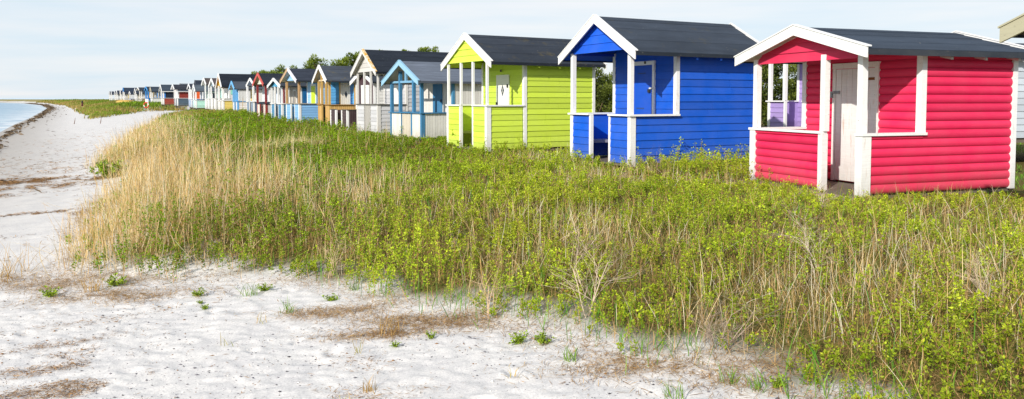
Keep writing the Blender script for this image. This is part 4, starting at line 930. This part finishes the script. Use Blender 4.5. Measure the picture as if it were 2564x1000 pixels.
def lone_plant(x, y, r, kind, label, seed):
    g = np.random.default_rng(seed); z0 = float(gz_near(np.array([x]), np.array([y]))[0]); grp = 'single plants on the open sand'
    root = empty('beach_sprout' if kind == 'leaf' else 'grass_tuft', (x, y, z0)); tag(root, label, 'sprout' if kind == 'leaf' else 'grass tuft', grp)
    if kind == 'leaf':
        n = 14 if r < .3 else 40; a = g.random(n)*2*pi; el = .35+.7*g.random(n); l = r*(.6+.6*g.random(n)); f = np.linspace(0, 1, 4)[None, :]
        P = np.stack([np.cos(a)[:, None]*np.cos(el)[:, None]*l[:, None]*f, np.sin(a)[:, None]*np.cos(el)[:, None]*l[:, None]*f, np.sin(el)[:, None]*l[:, None]*f], -1)
        S = np.stack([-np.sin(a), np.cos(a), 0*a], -1); V, F = ribbons(P, np.full((n, 4), .0025), S)
        fast_mesh('stem', V, F, TWIG, np.repeat(np.array(lin('7c8a3c'))[None], len(V), 0), parent=root)
        J = int(7*max(1, r/.12)); node = P[:, 1:].reshape(-1, 3); node = np.repeat(node, J, 0); m = len(node); t, s = rot_frames(m, g, .3); ln = min(r, .17)*(.16+.14*g.random(m))*(1.6 if r > .3 else 1); node = node+g.normal(0, r*.05, node.shape); V, F = leaves(node, t, s, ln, ln*.6)
        C = (np.array(lin('6c8c22'))*(1-g.random((m, 1)))+np.array(lin('b4c63c'))*g.random((m, 1)))*.9
        fast_mesh('foliage', V, F, LEAF, np.repeat(C, 4, 0), parent=root)
    else:
        n = 26 if kind != 'wisp' else 7
        P, S = blade_lines(g.normal(0, r*.25, n), g.normal(0, r*.25, n), np.zeros(n), r*(.5+.8*g.random(n)), g.normal(0, .45, n), np.abs(g.normal(.15, .3, n)), g, 5)
        V, F = ribbons(P, .0026*np.array([1, 1, .9, .6, .15])[None]*np.ones((n, 1)), S)
        c = {'dry': ('c8a468', 'a08040'), 'green': ('5c8a30', '90a84a'), 'wisp': ('c8a468', '98984a')}[kind]; q = g.random((n, 1))
        fast_mesh('blades', V, F, STRAW if kind != 'green' else LEAF, np.repeat(np.array(lin(c[0]))*q+np.array(lin(c[1]))*(1-q), 10, 0), parent=root)

def build_lone_plants():
    S = [(-4.66,7.62,.20,'leaf','bushy bright green sprout at the left end of the meadow foot'),(-4.2,7.95,.22,'leaf','wide green sprout under the dry reeds, right of the bushiest one'),(-3.08,7.36,.14,'leaf','flat green sprout alone on the sand above the smaller round one'),(-2.82,6.89,.09,'leaf','small round green sprout lowest on the open sand'),
         (-2.95,7.1,.07,'leaf','tiny green sprout between the flat one and the round one'),(-2.45,7.45,.15,'leaf','leafy sprout just below the meadow edge beside grass blades'),(-1.71,7.04,.14,'leaf','leafy sprout beside the brown litter mat'),(-.88,5.64,.08,'leaf','small yellow green sprout below a dry stalk clump'),(-.63,5.82,.10,'leaf','low sprout on the sand right of the dry stalk clump'),
         (.05,5.62,.16,'leaf','bright leafy sprout in front of the meadow edge, left one of two'),(.24,5.58,.16,'leaf','bright leafy sprout in front of the meadow edge, right one of two'),(1.62,4.56,.13,'leaf','yellow green sprout near the bottom edge at right'),
         (-1.99,6.67,.16,'green','flat green grass tuft on the sand with one long blade'),(-2.55,7.3,.18,'green','bluish green grass tuft just below the meadow edge'),(-1.53,7.3,.16,'green','green grass tuft beside the litter mat'),(.98,4.5,.16,'green','spreading green grass tuft at the bottom left of the right meadow foot'),(1.37,4.67,.15,'green','spreading green grass tuft on the bare sand patch'),(.40,5.2,.13,'green','flat grass tuft below the meadow corner'),(1.5,4.55,.14,'green','grass tuft next to the yellow green sprout'),
         (-.92,4.81,.11,'dry','dry yellowish tuft with brown litter in mid sand'),(-1.0,5.95,.26,'dry','upright clump of dry pale stalks standing out on the sand'),(-4.3,7.75,.24,'dry','upright dry stalk clump at the left sand edge'),
         (.02,4.92,.10,'wisp','single yellow curled blade lying on the sand'),(-1.93,4.63,.09,'wisp','thin dry wisp near the bottom edge, left one'),(-1.29,4.44,.10,'wisp','thin green wisp near the bottom edge, left of the middle'),(-2.23,5.87,.12,'wisp','pair of thin dry blades in the middle of the open sand'),(-2.13,6.4,.12,'wisp','thin dry blades below the round sprout'),(-1.02,4.53,.11,'wisp','thin wisp below the yellowish tuft'),(-1.15,5.55,.13,'wisp','thin blades left of the dry stalk clump'),
         (-10.35,19.5,.72,'leaf','green rose bush sticking out onto the beach from the meadow, beside the seaweed mounds'),
         (-5.95,8.55,.42,'dry','dry grass tuft at the left picture edge'),(-5.6,8.35,.34,'dry','dry grass tuft on brown litter, right of the one at the picture edge'),(-5.75,8.8,.45,'dry','dry grass tuft behind the two at the left picture edge')]
    for i, (x, y, r, k, lab) in enumerate(S): lone_plant(x, y, r*(.55 if k == 'leaf' else .8), k, lab, 300+i)

def bare_shrub(x, y, h, label, seed, c='b8a490', spread=.55, n0=5):
    """leafless twiggy shrub: recursive branches as one mesh"""
    rr = random.Random(seed); z0 = float(gz_near(np.array([x]), np.array([y]))[0]); mb_v = []; mb_f = []; mb_c = []
    def seg(p, q, r0, r1):
        d = q-p; d = d/(np.linalg.norm(d)+1e-9); a = np.cross(d, (0, 0, 1.0)) if abs(d[2]) < .9 else np.cross(d, (1.0, 0, 0)); a /= np.linalg.norm(a); b = np.cross(d, a); k = len(mb_v); sh = rr.uniform(.75, 1.1)
        for pt, r in ((p, r0), (q, r1)):
            for i in range(3): mb_v.append(pt+r*.8*(cos(2.09*i)*a+sin(2.09*i)*b)); mb_c.append(sh)
        for i in range(3): j = (i+1) % 3; mb_f.append((k+i, k+j, k+3+j, k+3+i))
    def grow(p, d, l, r, dep):
        for i in range(3):
            d2 = d+np.array([rr.gauss(0, .16), rr.gauss(0, .16), rr.gauss(.02, .1)]); d2 /= np.linalg.norm(d2); q = p+d2*l/3; seg(p, q, r, r*.82); p, d, r = q, d2, r*.82
            if dep < 4 and (i > 0 or dep > 0):
                for _ in range(rr.choice((1, 1, 2)) if dep < 3 else 1):
                    e = d+np.array([rr.gauss(0, .85), rr.gauss(0, .85), rr.gauss(.1, .45)]); e /= np.linalg.norm(e); grow(p, e, l*rr.uniform(.45, .75), r*.62, dep+1)
    for i in range(n0):
        a = rr.uniform(0, 6.28); e = np.array([cos(a)*spread*rr.random(), sin(a)*spread*rr.random(), 1.0]); e /= np.linalg.norm(e); grow(np.array([rr.gauss(0, .03), rr.gauss(0, .03), -.03]), e, h*rr.uniform(.45, .62), .0075*rr.uniform(.6, 1.1), 1)
    o = fast_mesh('bare_shrub', np.array(mb_v), np.array(mb_f), TWIG, np.array(lin(c))[None]*np.array(mb_c)[:, None]); o.location = (x, y, z0)
    tag(o, label, 'bare shrub', 'leafless twiggy shrubs in the meadow')

def build_shrubs():
    bare_shrub(.62,6.05,.85,'tall pale leafless shrub rising from the middle of the meadow edge', 1, 'c8b4a0')
    bare_shrub(1.45,5.22,.50,'grey brown leafless shrub sprawling low over the right meadow foot', 2, 'a89684', .9, 7)
    bare_shrub(2.75,6.7,.62,'whitish leafless twigs in the meadow below the red hut', 3, 'd0c0b0', .7, 4)
    bare_shrub(-1.9,7.85,.48,'crooked bare stems at the sandy edge below the middle of the meadow', 4, 'c8b090', .4, 4)
    bare_shrub(2.72,14.3,.60,'brown twiggy shrub against the blue hut wall, left one', 5, 'a08468', .8, 7)
    bare_shrub(3.9,14.9,.45,'brown twiggy shrub between the blue and the red hut', 6, '86684c', .9, 9)
    bare_shrub(-.17,6.2,.52,'bare dead stems at the meadow edge left of the tall pale shrub', 7, 'c4a888', .5, 4)
    bare_shrub(4.05,9.95,.5,'thin whitish twigs in front of the red porch panel', 8, 'd8c4b0', .6, 3)
    bare_shrub(-5.0,10.6,.7,'pale leaning dead branch among the dry reeds', 9, 'c8bca8', .8, 3)
    bare_shrub(3.6,5.7,.5,'pale tangled leafless shrub at the far right of the meadow foot', 10, 'd0bca4', 1.0, 6)

def tussock(x, y, r, label, seed):
    g = np.random.default_rng(seed); n = 420; z0 = float(gz_near(np.array([x]), np.array([y]))[0])
    P, S = blade_lines(g.normal(0, r*.4, n), g.normal(0, r*.3, n), np.zeros(n), .25+.3*g.random(n), g.normal(0, .5, n), .3+.4*g.random(n), g, 6)
    V, F = ribbons(P, .006*np.array([1, 1, .9, .8, .5, .15])[None]*np.ones((n, 1)), S); q = g.random((n, 1))
    o = fast_mesh('grass_tussock', V, F, STRAW, np.repeat(np.array(lin('d8cc98'))*q+np.array(lin('a8a860'))*(1-q), 12, 0)); o.location = (x, y, z0)
    tag(o, label, 'tussock', 'pale grass tussocks in the meadow')

# ------------------------------------------------------------------ trees and thicket behind the huts
def pine(x, y, h, w, label, seed, dens=1.0):
    g = np.random.default_rng(seed); rr = random.Random(seed); z0 = float(terrain(np.array([x]), np.array([y]))[0])
    root = empty('pine_tree', (x, y, z0), rr.uniform(0, 6)); tag(root, label, 'pine tree', 'pines behind the huts')
    bark = plain('pine_bark', (104, 84, 66), .9); t = MB(); pts = [np.array([0, 0, -.2])]; 
    for i in range(1, 6): pts.append(np.array([rr.gauss(0, .12)*i*.5, rr.gauss(0, .12)*i*.5, h*.86*i/5]))
    t.tube(pts, [.14*(1-.16*i) for i in range(6)], 7)
    cl = []
    nb = int(13*dens)
    for i in range(nb):
        f = rr.uniform(.28, 1.0); zz = h*.86*f; k = min(4, int(f*5)); fr = f*5-k; p = pts[k]*(1-fr)+pts[min(k+1, 5)]*fr
        a = rr.uniform(0, 6.28); reach = w*.5*rr.uniform(.5, 1.1)*(1-.55*max(0, f-.45)); q = p+np.array([cos(a)*reach, sin(a)*reach, rr.uniform(.1, .6)]); m = (p+q)/2+np.array([0, 0, -.08])
        t.tube([p, m, q], [.045, .03, .012], 5)
        for c in range(3): cl.append((p*(.05+.2*c)+q*(.95-.2*c)+np.array([rr.gauss(0, .22), rr.gauss(0, .22), rr.gauss(.12, .16)]), rr.uniform(.18, .40)*w/3.2))
    cl.append((pts[-1]+np.array([0, 0, .2]), .42*w/3.2)); cl.append((pts[-1]+np.array([0, 0, .55]), .25*w/3.2))
    t.build('trunk', bark, root)
    B = []; C = []; T = []
    for c, r in cl:
        n = 75; u = g.normal(size=(n, 3)); u /= np.linalg.norm(u, axis=1, keepdims=True); rad = r*(.35+.65*g.random((n, 1))**.5)
        p = c+u*rad*np.array([1.15, 1.15, .72]); B.append(p); T.append(u+np.array([0, 0, .55]))
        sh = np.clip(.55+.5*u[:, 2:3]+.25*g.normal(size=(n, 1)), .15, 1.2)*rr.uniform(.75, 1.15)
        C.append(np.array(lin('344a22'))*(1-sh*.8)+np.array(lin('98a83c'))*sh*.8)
    B = np.concatenate(B); T = np.concatenate(T); T /= np.linalg.norm(T, axis=1, keepdims=True); C = np.concatenate(C).clip(.004, 1); n = len(B)
    r = g.normal(size=(n, 3)); s = np.cross(T, r); s /= np.linalg.norm(s, axis=1, keepdims=True)
    ln = (.16+.16*g.random(n)); V, F = leaves(B, T, s, ln, ln*.32)
    fast_mesh('crown', V, F, LEAF, np.repeat(C, 4, 0), parent=root)

def thicket(x, y, h, w, label, seed, dens=1.0):
    g = np.random.default_rng(seed); rr = random.Random(seed); z0 = float(terrain(np.array([x]), np.array([y]))[0])
    root = empty('scrub_bush', (x, y, z0)); tag(root, label, 'bush', 'dense dark bushes behind the huts')
    t = MB(); cl = []
    for i in range(int(44*dens)):
        a = rr.uniform(0, 6.28); r = w*.5*math.sqrt(rr.random()); zz = h*rr.uniform(.12, .86)*(1-.35*(r/(w*.5))**2); cl.append((np.array([cos(a)*r, sin(a)*r*.7, zz]), rr.uniform(.32, .62)))
        if i < 9: t.tube([(rr.gauss(0, .15), rr.gauss(0, .15), -.2), (cos(a)*r*.5, sin(a)*r*.35, zz*.5), (cos(a)*r, sin(a)*r*.7, zz)], [.05, .035, .012], 5)
    t.build('trunk', plain('bark', (96, 78, 60), .9), root)
    B = []; C = []; T = []
    for c, r in cl:
        n = 330; u = g.normal(size=(n, 3)); u /= np.linalg.norm(u, axis=1, keepdims=True); p = c+u*r*(.5+.55*g.random((n, 1))); k = p[:, 2] > 0; p, u = p[k], u[k]
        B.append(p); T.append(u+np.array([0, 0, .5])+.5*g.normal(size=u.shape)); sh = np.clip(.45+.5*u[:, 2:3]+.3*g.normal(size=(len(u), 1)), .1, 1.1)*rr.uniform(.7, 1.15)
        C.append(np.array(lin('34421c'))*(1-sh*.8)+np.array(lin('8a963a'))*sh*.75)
    B = np.concatenate(B); T = np.concatenate(T); T /= np.linalg.norm(T, axis=1, keepdims=True); C = np.concatenate(C).clip(.004, 1); n = len(B)
    s = np.cross(T, g.normal(size=(n, 3))); s /= np.linalg.norm(s, axis=1, keepdims=True); ln = .09+.09*g.random(n); V, F = leaves(B, T, s, ln, ln*.55)
    fast_mesh('crown', V, F, LEAF, np.repeat(C, 4, 0), parent=root)

def build_trees():
    T = [(-18.6,72,5.9,3.2,'ragged pine crown standing highest left of the grey hut'),(-15.9,72,5.7,3.4,'broad pine between the ragged one and the grey hut gable'),(-17.2,75,5.0,3.6,'low wide pine filling the gap behind the ragged pine'),(-14.3,70,6.2,2.6,'dark narrow pine touching the grey hut gable edge'),(-12.6,75,6.8,1.5,'pine of which only a thin tip shows above the grey hut roof, left one'),(-11.0,76,6.9,1.6,'pine tip peeking over the grey hut roof, second from its gable'),
         (-9.6,78,7.25,2.4,'pine tip over the grey hut roof, left of the two near the lime hut'),(-7.8,76,7.2,2.4,'pine tip over the grey hut roof, right of the two near the lime hut'),(-6.2,76,6.9,2.0,'pine tip just left of the lime green gable'),(-20.9,78,4.9,3.4,'low pine above the pale blue hut roof, right one'),(-23.0,80,5.0,3.2,'pine with a flat crown above the pale blue hut roof'),(-25.8,85,4.9,3.4,'pine left of the pale blue hut gable'),(-29.4,90,4.7,3.2,'small pine showing above the red edged gable'),(-27.6,88,4.6,3.0,'small pine right of the red edged gable'),(-31.8,94,4.5,2.4,'farthest pine at the left, beside the tall black roof'),(-19.6,76,5.0,3.2,'pine between the flat crowned one and the ragged one')]
    for i, (x, y, h, w, lab) in enumerate(T): pine(x, y, h*.89, w*.92, lab, 500+i)
    Bq = [(4.4,41,3.5,4.5,'dark bush seen between the lime and the blue hut, left one'),(6.3,43,3.3,4.5,'dark bush seen through the blue porch, right one'),(12.4,37,4.7,5.2,'leafy bush seen through the red porch, left one'),(14.7,38.5,4.7,5.2,'leafy bush seen through the red porch, right one'),(16.8,38,3.6,4.6,'bush behind the red hut at the far right'),(9.5,40,3.4,4.6,'bush hidden mostly by the blue hut roof'),(2.2,44,3.2,4.5,'bush behind the lime hut roof end')]
    for i, (x, y, h, w, lab) in enumerate(Bq): thicket(x, y, h, w, lab, 700+i)

# ------------------------------------------------------------------ small things far off
def build_small():
    z = float(terrain(np.array([-51.7]), np.array([108.0]))[0])
    r = empty('lifebuoy_post', (-51.7, 108, z)); tag(r, 'white post with a red and white lifebuoy on the sand path', 'lifebuoy post')
    MB().tube([(0,0,-.3),(0,0,1.45)], [.06,.055], 8).build('post', paint('e8dfae', .2), r); 
    bb = MB(); bb.box(-.30, .12, -.05, -.02, 1.15, 1.75); bb.build('back_board', paint('eef0f2', .2), r)
    ring = MB(); W2 = MB(); M_ = 24
    for k in range(M_):
        a0, a1 = 2*pi*k/M_, 2*pi*(k+1)/M_; cx, cz = -.16, .88
        mb = ring if (k//3) % 4 else W2
        mb.tube([(cx+.33*cos(a0), -.10, cz+.36*sin(a0)), (cx+.33*cos(a1), -.10, cz+.36*sin(a1))], [.075, .075], 7)
    ring.build('lifebuoy', paint('e0452c', .1), r); W2.build('lifebuoy_band', paint('f4f4f2', .1), r)
    z = float(terrain(np.array([-82.9]), np.array([146.8]))[0])
    r = empty('marker_post', (-82.9, 146.8, z)); tag(r, 'slim dark red and black post standing in the far dune grass', 'marker post')
    MB().tube([(0,0,-.3),(0,0,.50)], [.09,.09], 8).build('post', paint('d8c498', .3), r)
    MB().tube([(0,0,.50),(.0,0,1.15)], [.17,.16], 10).build('red_sleeve', paint('5c1c1c', .1), r); MB().tube([(0,0,1.15),(0,0,1.42),(0,0,1.62)], [.16,.12,.05], 10).build('black_cap', paint('20242e', .1), r)
    # picnic table in front of the tan hut
    x, y = -65.9, 134.3; z = float(terrain(np.array([x]), np.array([y]))[0])
    r = empty('picnic_table', (x, y, z), R_(20)); tag(r, 'dark and white picnic table with benches in front of the tan hut', 'picnic table')
    w = plain('weathered_plank', (84, 80, 78), .8)
    t = MB(); [t.box(-.9, .9, -.36+.18*k, -.20+.18*k, .70, .74) for k in range(4)]; t.build('tabletop', w, r)
    for s in (-1, 1):
        b = MB(); b.box(-.9, .9, s*.72-.13, s*.72+.13, .42, .46); b.build('bench_seat', paint('e8e8e6', .2), r)
    for sx in (-.65, .65):
        l = MB(); l.hexa([(sx-.03,-.62,0),(sx+.03,-.62,0),(sx+.03,-.54,0),(sx-.03,-.54,0),(sx-.03,-.26,.7),(sx+.03,-.26,.7),(sx+.03,-.18,.7),(sx-.03,-.18,.7)]); l.hexa([(sx-.03,.54,0),(sx+.03,.54,0),(sx+.03,.62,0),(sx-.03,.62,0),(sx-.03,.18,.7),(sx+.03,.18,.7),(sx+.03,.26,.7),(sx-.03,.26,.7)]); l.box(sx-.031, sx+.031, -.85, .85, .36, .415); l.build('leg', w, r)
    # upturned boat
    x, y = -70.2, 138.0; z = float(terrain(np.array([x]), np.array([y]))[0])
    r = empty('upturned_boat', (x, y, z), R_(15)); tag(r, 'ochre yellow upturned boat lying in front of the cream plank hut', 'boat')
    m = MB(); NS = 12; MK = 8; V = []
    for i in range(NS+1):
        s = -1+2*i/NS; hw = .75*(1-abs(s)**2.6)**.8+.02; hh = .62*(1-abs(s)**3)**.6+.02
        for k in range(MK+1): a = pi*k/MK; V.append((1.7*s, hw*cos(a), .04+hh*sin(a)**.8 if 0 < k < MK else .02))
    m.v = V
    for i in range(NS):
        for k in range(MK): a = i*(MK+1)+k; m.face([a, a+1, a+MK+2, a+MK+1], 1, True)
    m.build('hull', paint('d8b45c', .25), r); MB().box(-1.6, 1.6, -.03, .03, .60, .70).build('keel', paint('a8843c', .25), r)
    # a few thin stakes stuck in the beach
    for i, (x, y, h, lab) in enumerate([(-33.6,62.0,.55,'thin leaning stick in the beach sand, right one of the pair by the meadow tip'),(-36.6,63.5,.5,'thin leaning stick in the beach sand, left one of the pair by the meadow tip')]):
        z = float(terrain(np.array([x]), np.array([y]))[0])
        o = MB().tube([(0,0,-.1),(.08,0,h*.5),(.13,0,h)], [.03,.025,.012], 6).build('driftwood_stick', plain('dry_stick', (122, 92, 80), .9)); o.location = (x, y, z); tag(o, lab, 'stick')

# ------------------------------------------------------------------ light, sky, camera
def build_sky():
    el, az = R_(26), R_(31)          # sun behind the camera, to its left
    to = np.array([-sin(az)*cos(el), -cos(az)*cos(el), sin(el)])
    L = bpy.data.lights.new('sun', 'SUN'); L.energy = SUN_E; L.angle = R_(.6); L.color = (1.0, .94, .85)
    o = bpy.data.objects.new('sun', L); COL.objects.link(o)
    from mathutils import Vector
    o.rotation_euler = Vector(to).to_track_quat('Z', 'Y').to_euler()
    w = bpy.data.worlds.new('World'); SC.world = w; w.use_nodes = True; nt = w.node_tree; g = N(nt)
    bg = nt.nodes['Background']; bg.inputs['Strength'].default_value = .12
    sk = g.n('ShaderNodeTexSky', sky_type='NISHITA'); sk.sun_disc = False; sk.sun_elevation = el; sk.sun_rotation = R_(180)+az
    sk.air_density = 1.0; sk.dust_density = .6; sk.ozone_density = 1.2
    tc = g.n('ShaderNodeTexCoord').outputs['Generated']
    sp = g.n('ShaderNodeSeparateXYZ'); g.l(tc, sp.inputs[0])
    zz = g.math('ADD', g.math('MAXIMUM', sp.outputs[2], 0.0), .06)
    cx = g.n('ShaderNodeCombineXYZ'); g.l(g.math('DIVIDE', sp.outputs[0], zz), cx.inputs[0]); g.l(g.math('DIVIDE', sp.outputs[1], zz), cx.inputs[1])
    n1 = g.noise(g.mapping(cx.outputs[0], (.16, .30, 1)), 1.0, 7, .58); n2 = g.noise(g.mapping(tc, (3, 3, 34)), 1.6, 5, .5)
    cl = g.math('ADD', g.math('MULTIPLY', n1, .6), g.math('MULTIPLY', n2, .4))
    fac = g.n('ShaderNodeMapRange'); fac.inputs[1].default_value = .36; fac.inputs[2].default_value = .62; fac.inputs[3].default_value = .0; fac.inputs[4].default_value = 1.0; g.l(cl, fac.inputs[0])
    pale = g.mix(fac.outputs[0], (6.0, 7.15, 8.1, 1), (7.75, 7.9, 8.15, 1))       # thin high cloud over haze
    up = g.n('ShaderNodeMapRange'); up.inputs[1].default_value = .14; up.inputs[2].default_value = .55; up.inputs[3].default_value = .90; up.inputs[4].default_value = .45; g.l(sp.outputs[2], up.inputs[0])
    g.l(g.mix(up.outputs[0], sk.outputs[0], pale), bg.inputs['Color'])
SUN_E = 5.0
def build_camera():
    F = 1903.9; p = R_(2.808); cy = 249+F*math.tan(p)
    c = bpy.data.cameras.new('camera'); c.sensor_width = 36; c.lens = F/2564*36; c.shift_y = -(500-cy)/2564; c.clip_start = .05; c.clip_end = 20000
    o = bpy.data.objects.new('camera', c); COL.objects.link(o); o.location = (0, 0, HC); o.rotation_euler = (pi/2-p, 0, 0); SC.camera = o

SC.view_settings.view_transform = 'Standard'; SC.view_settings.look = 'None'; SC.view_settings.exposure = 0
_hut = hut
def hut(pos, yaw, W, L, *a, **k):
    HUTS.append((pos[0], pos[1], yaw, W, L)); return _hut(pos, yaw, W, L, *a, **k)
build_sky(); build_camera(); build_ground(); build_water(); build_hills()
build_huts(); build_small(); build_trees()
build_rose_scrub(); build_dry_grass(); build_undergrowth(); build_green_grass(); build_far_grass(); build_litter(); build_pebbles(); build_wrack()
build_lone_plants(); build_shrubs()
tussock(-6.6, 23.6, .9, 'pale bent grass tussock in the meadow, nearer the blue posted hut', 61); tussock(-6.9, 21.2, .6, 'smaller pale grass tussock left of the bigger one', 62)
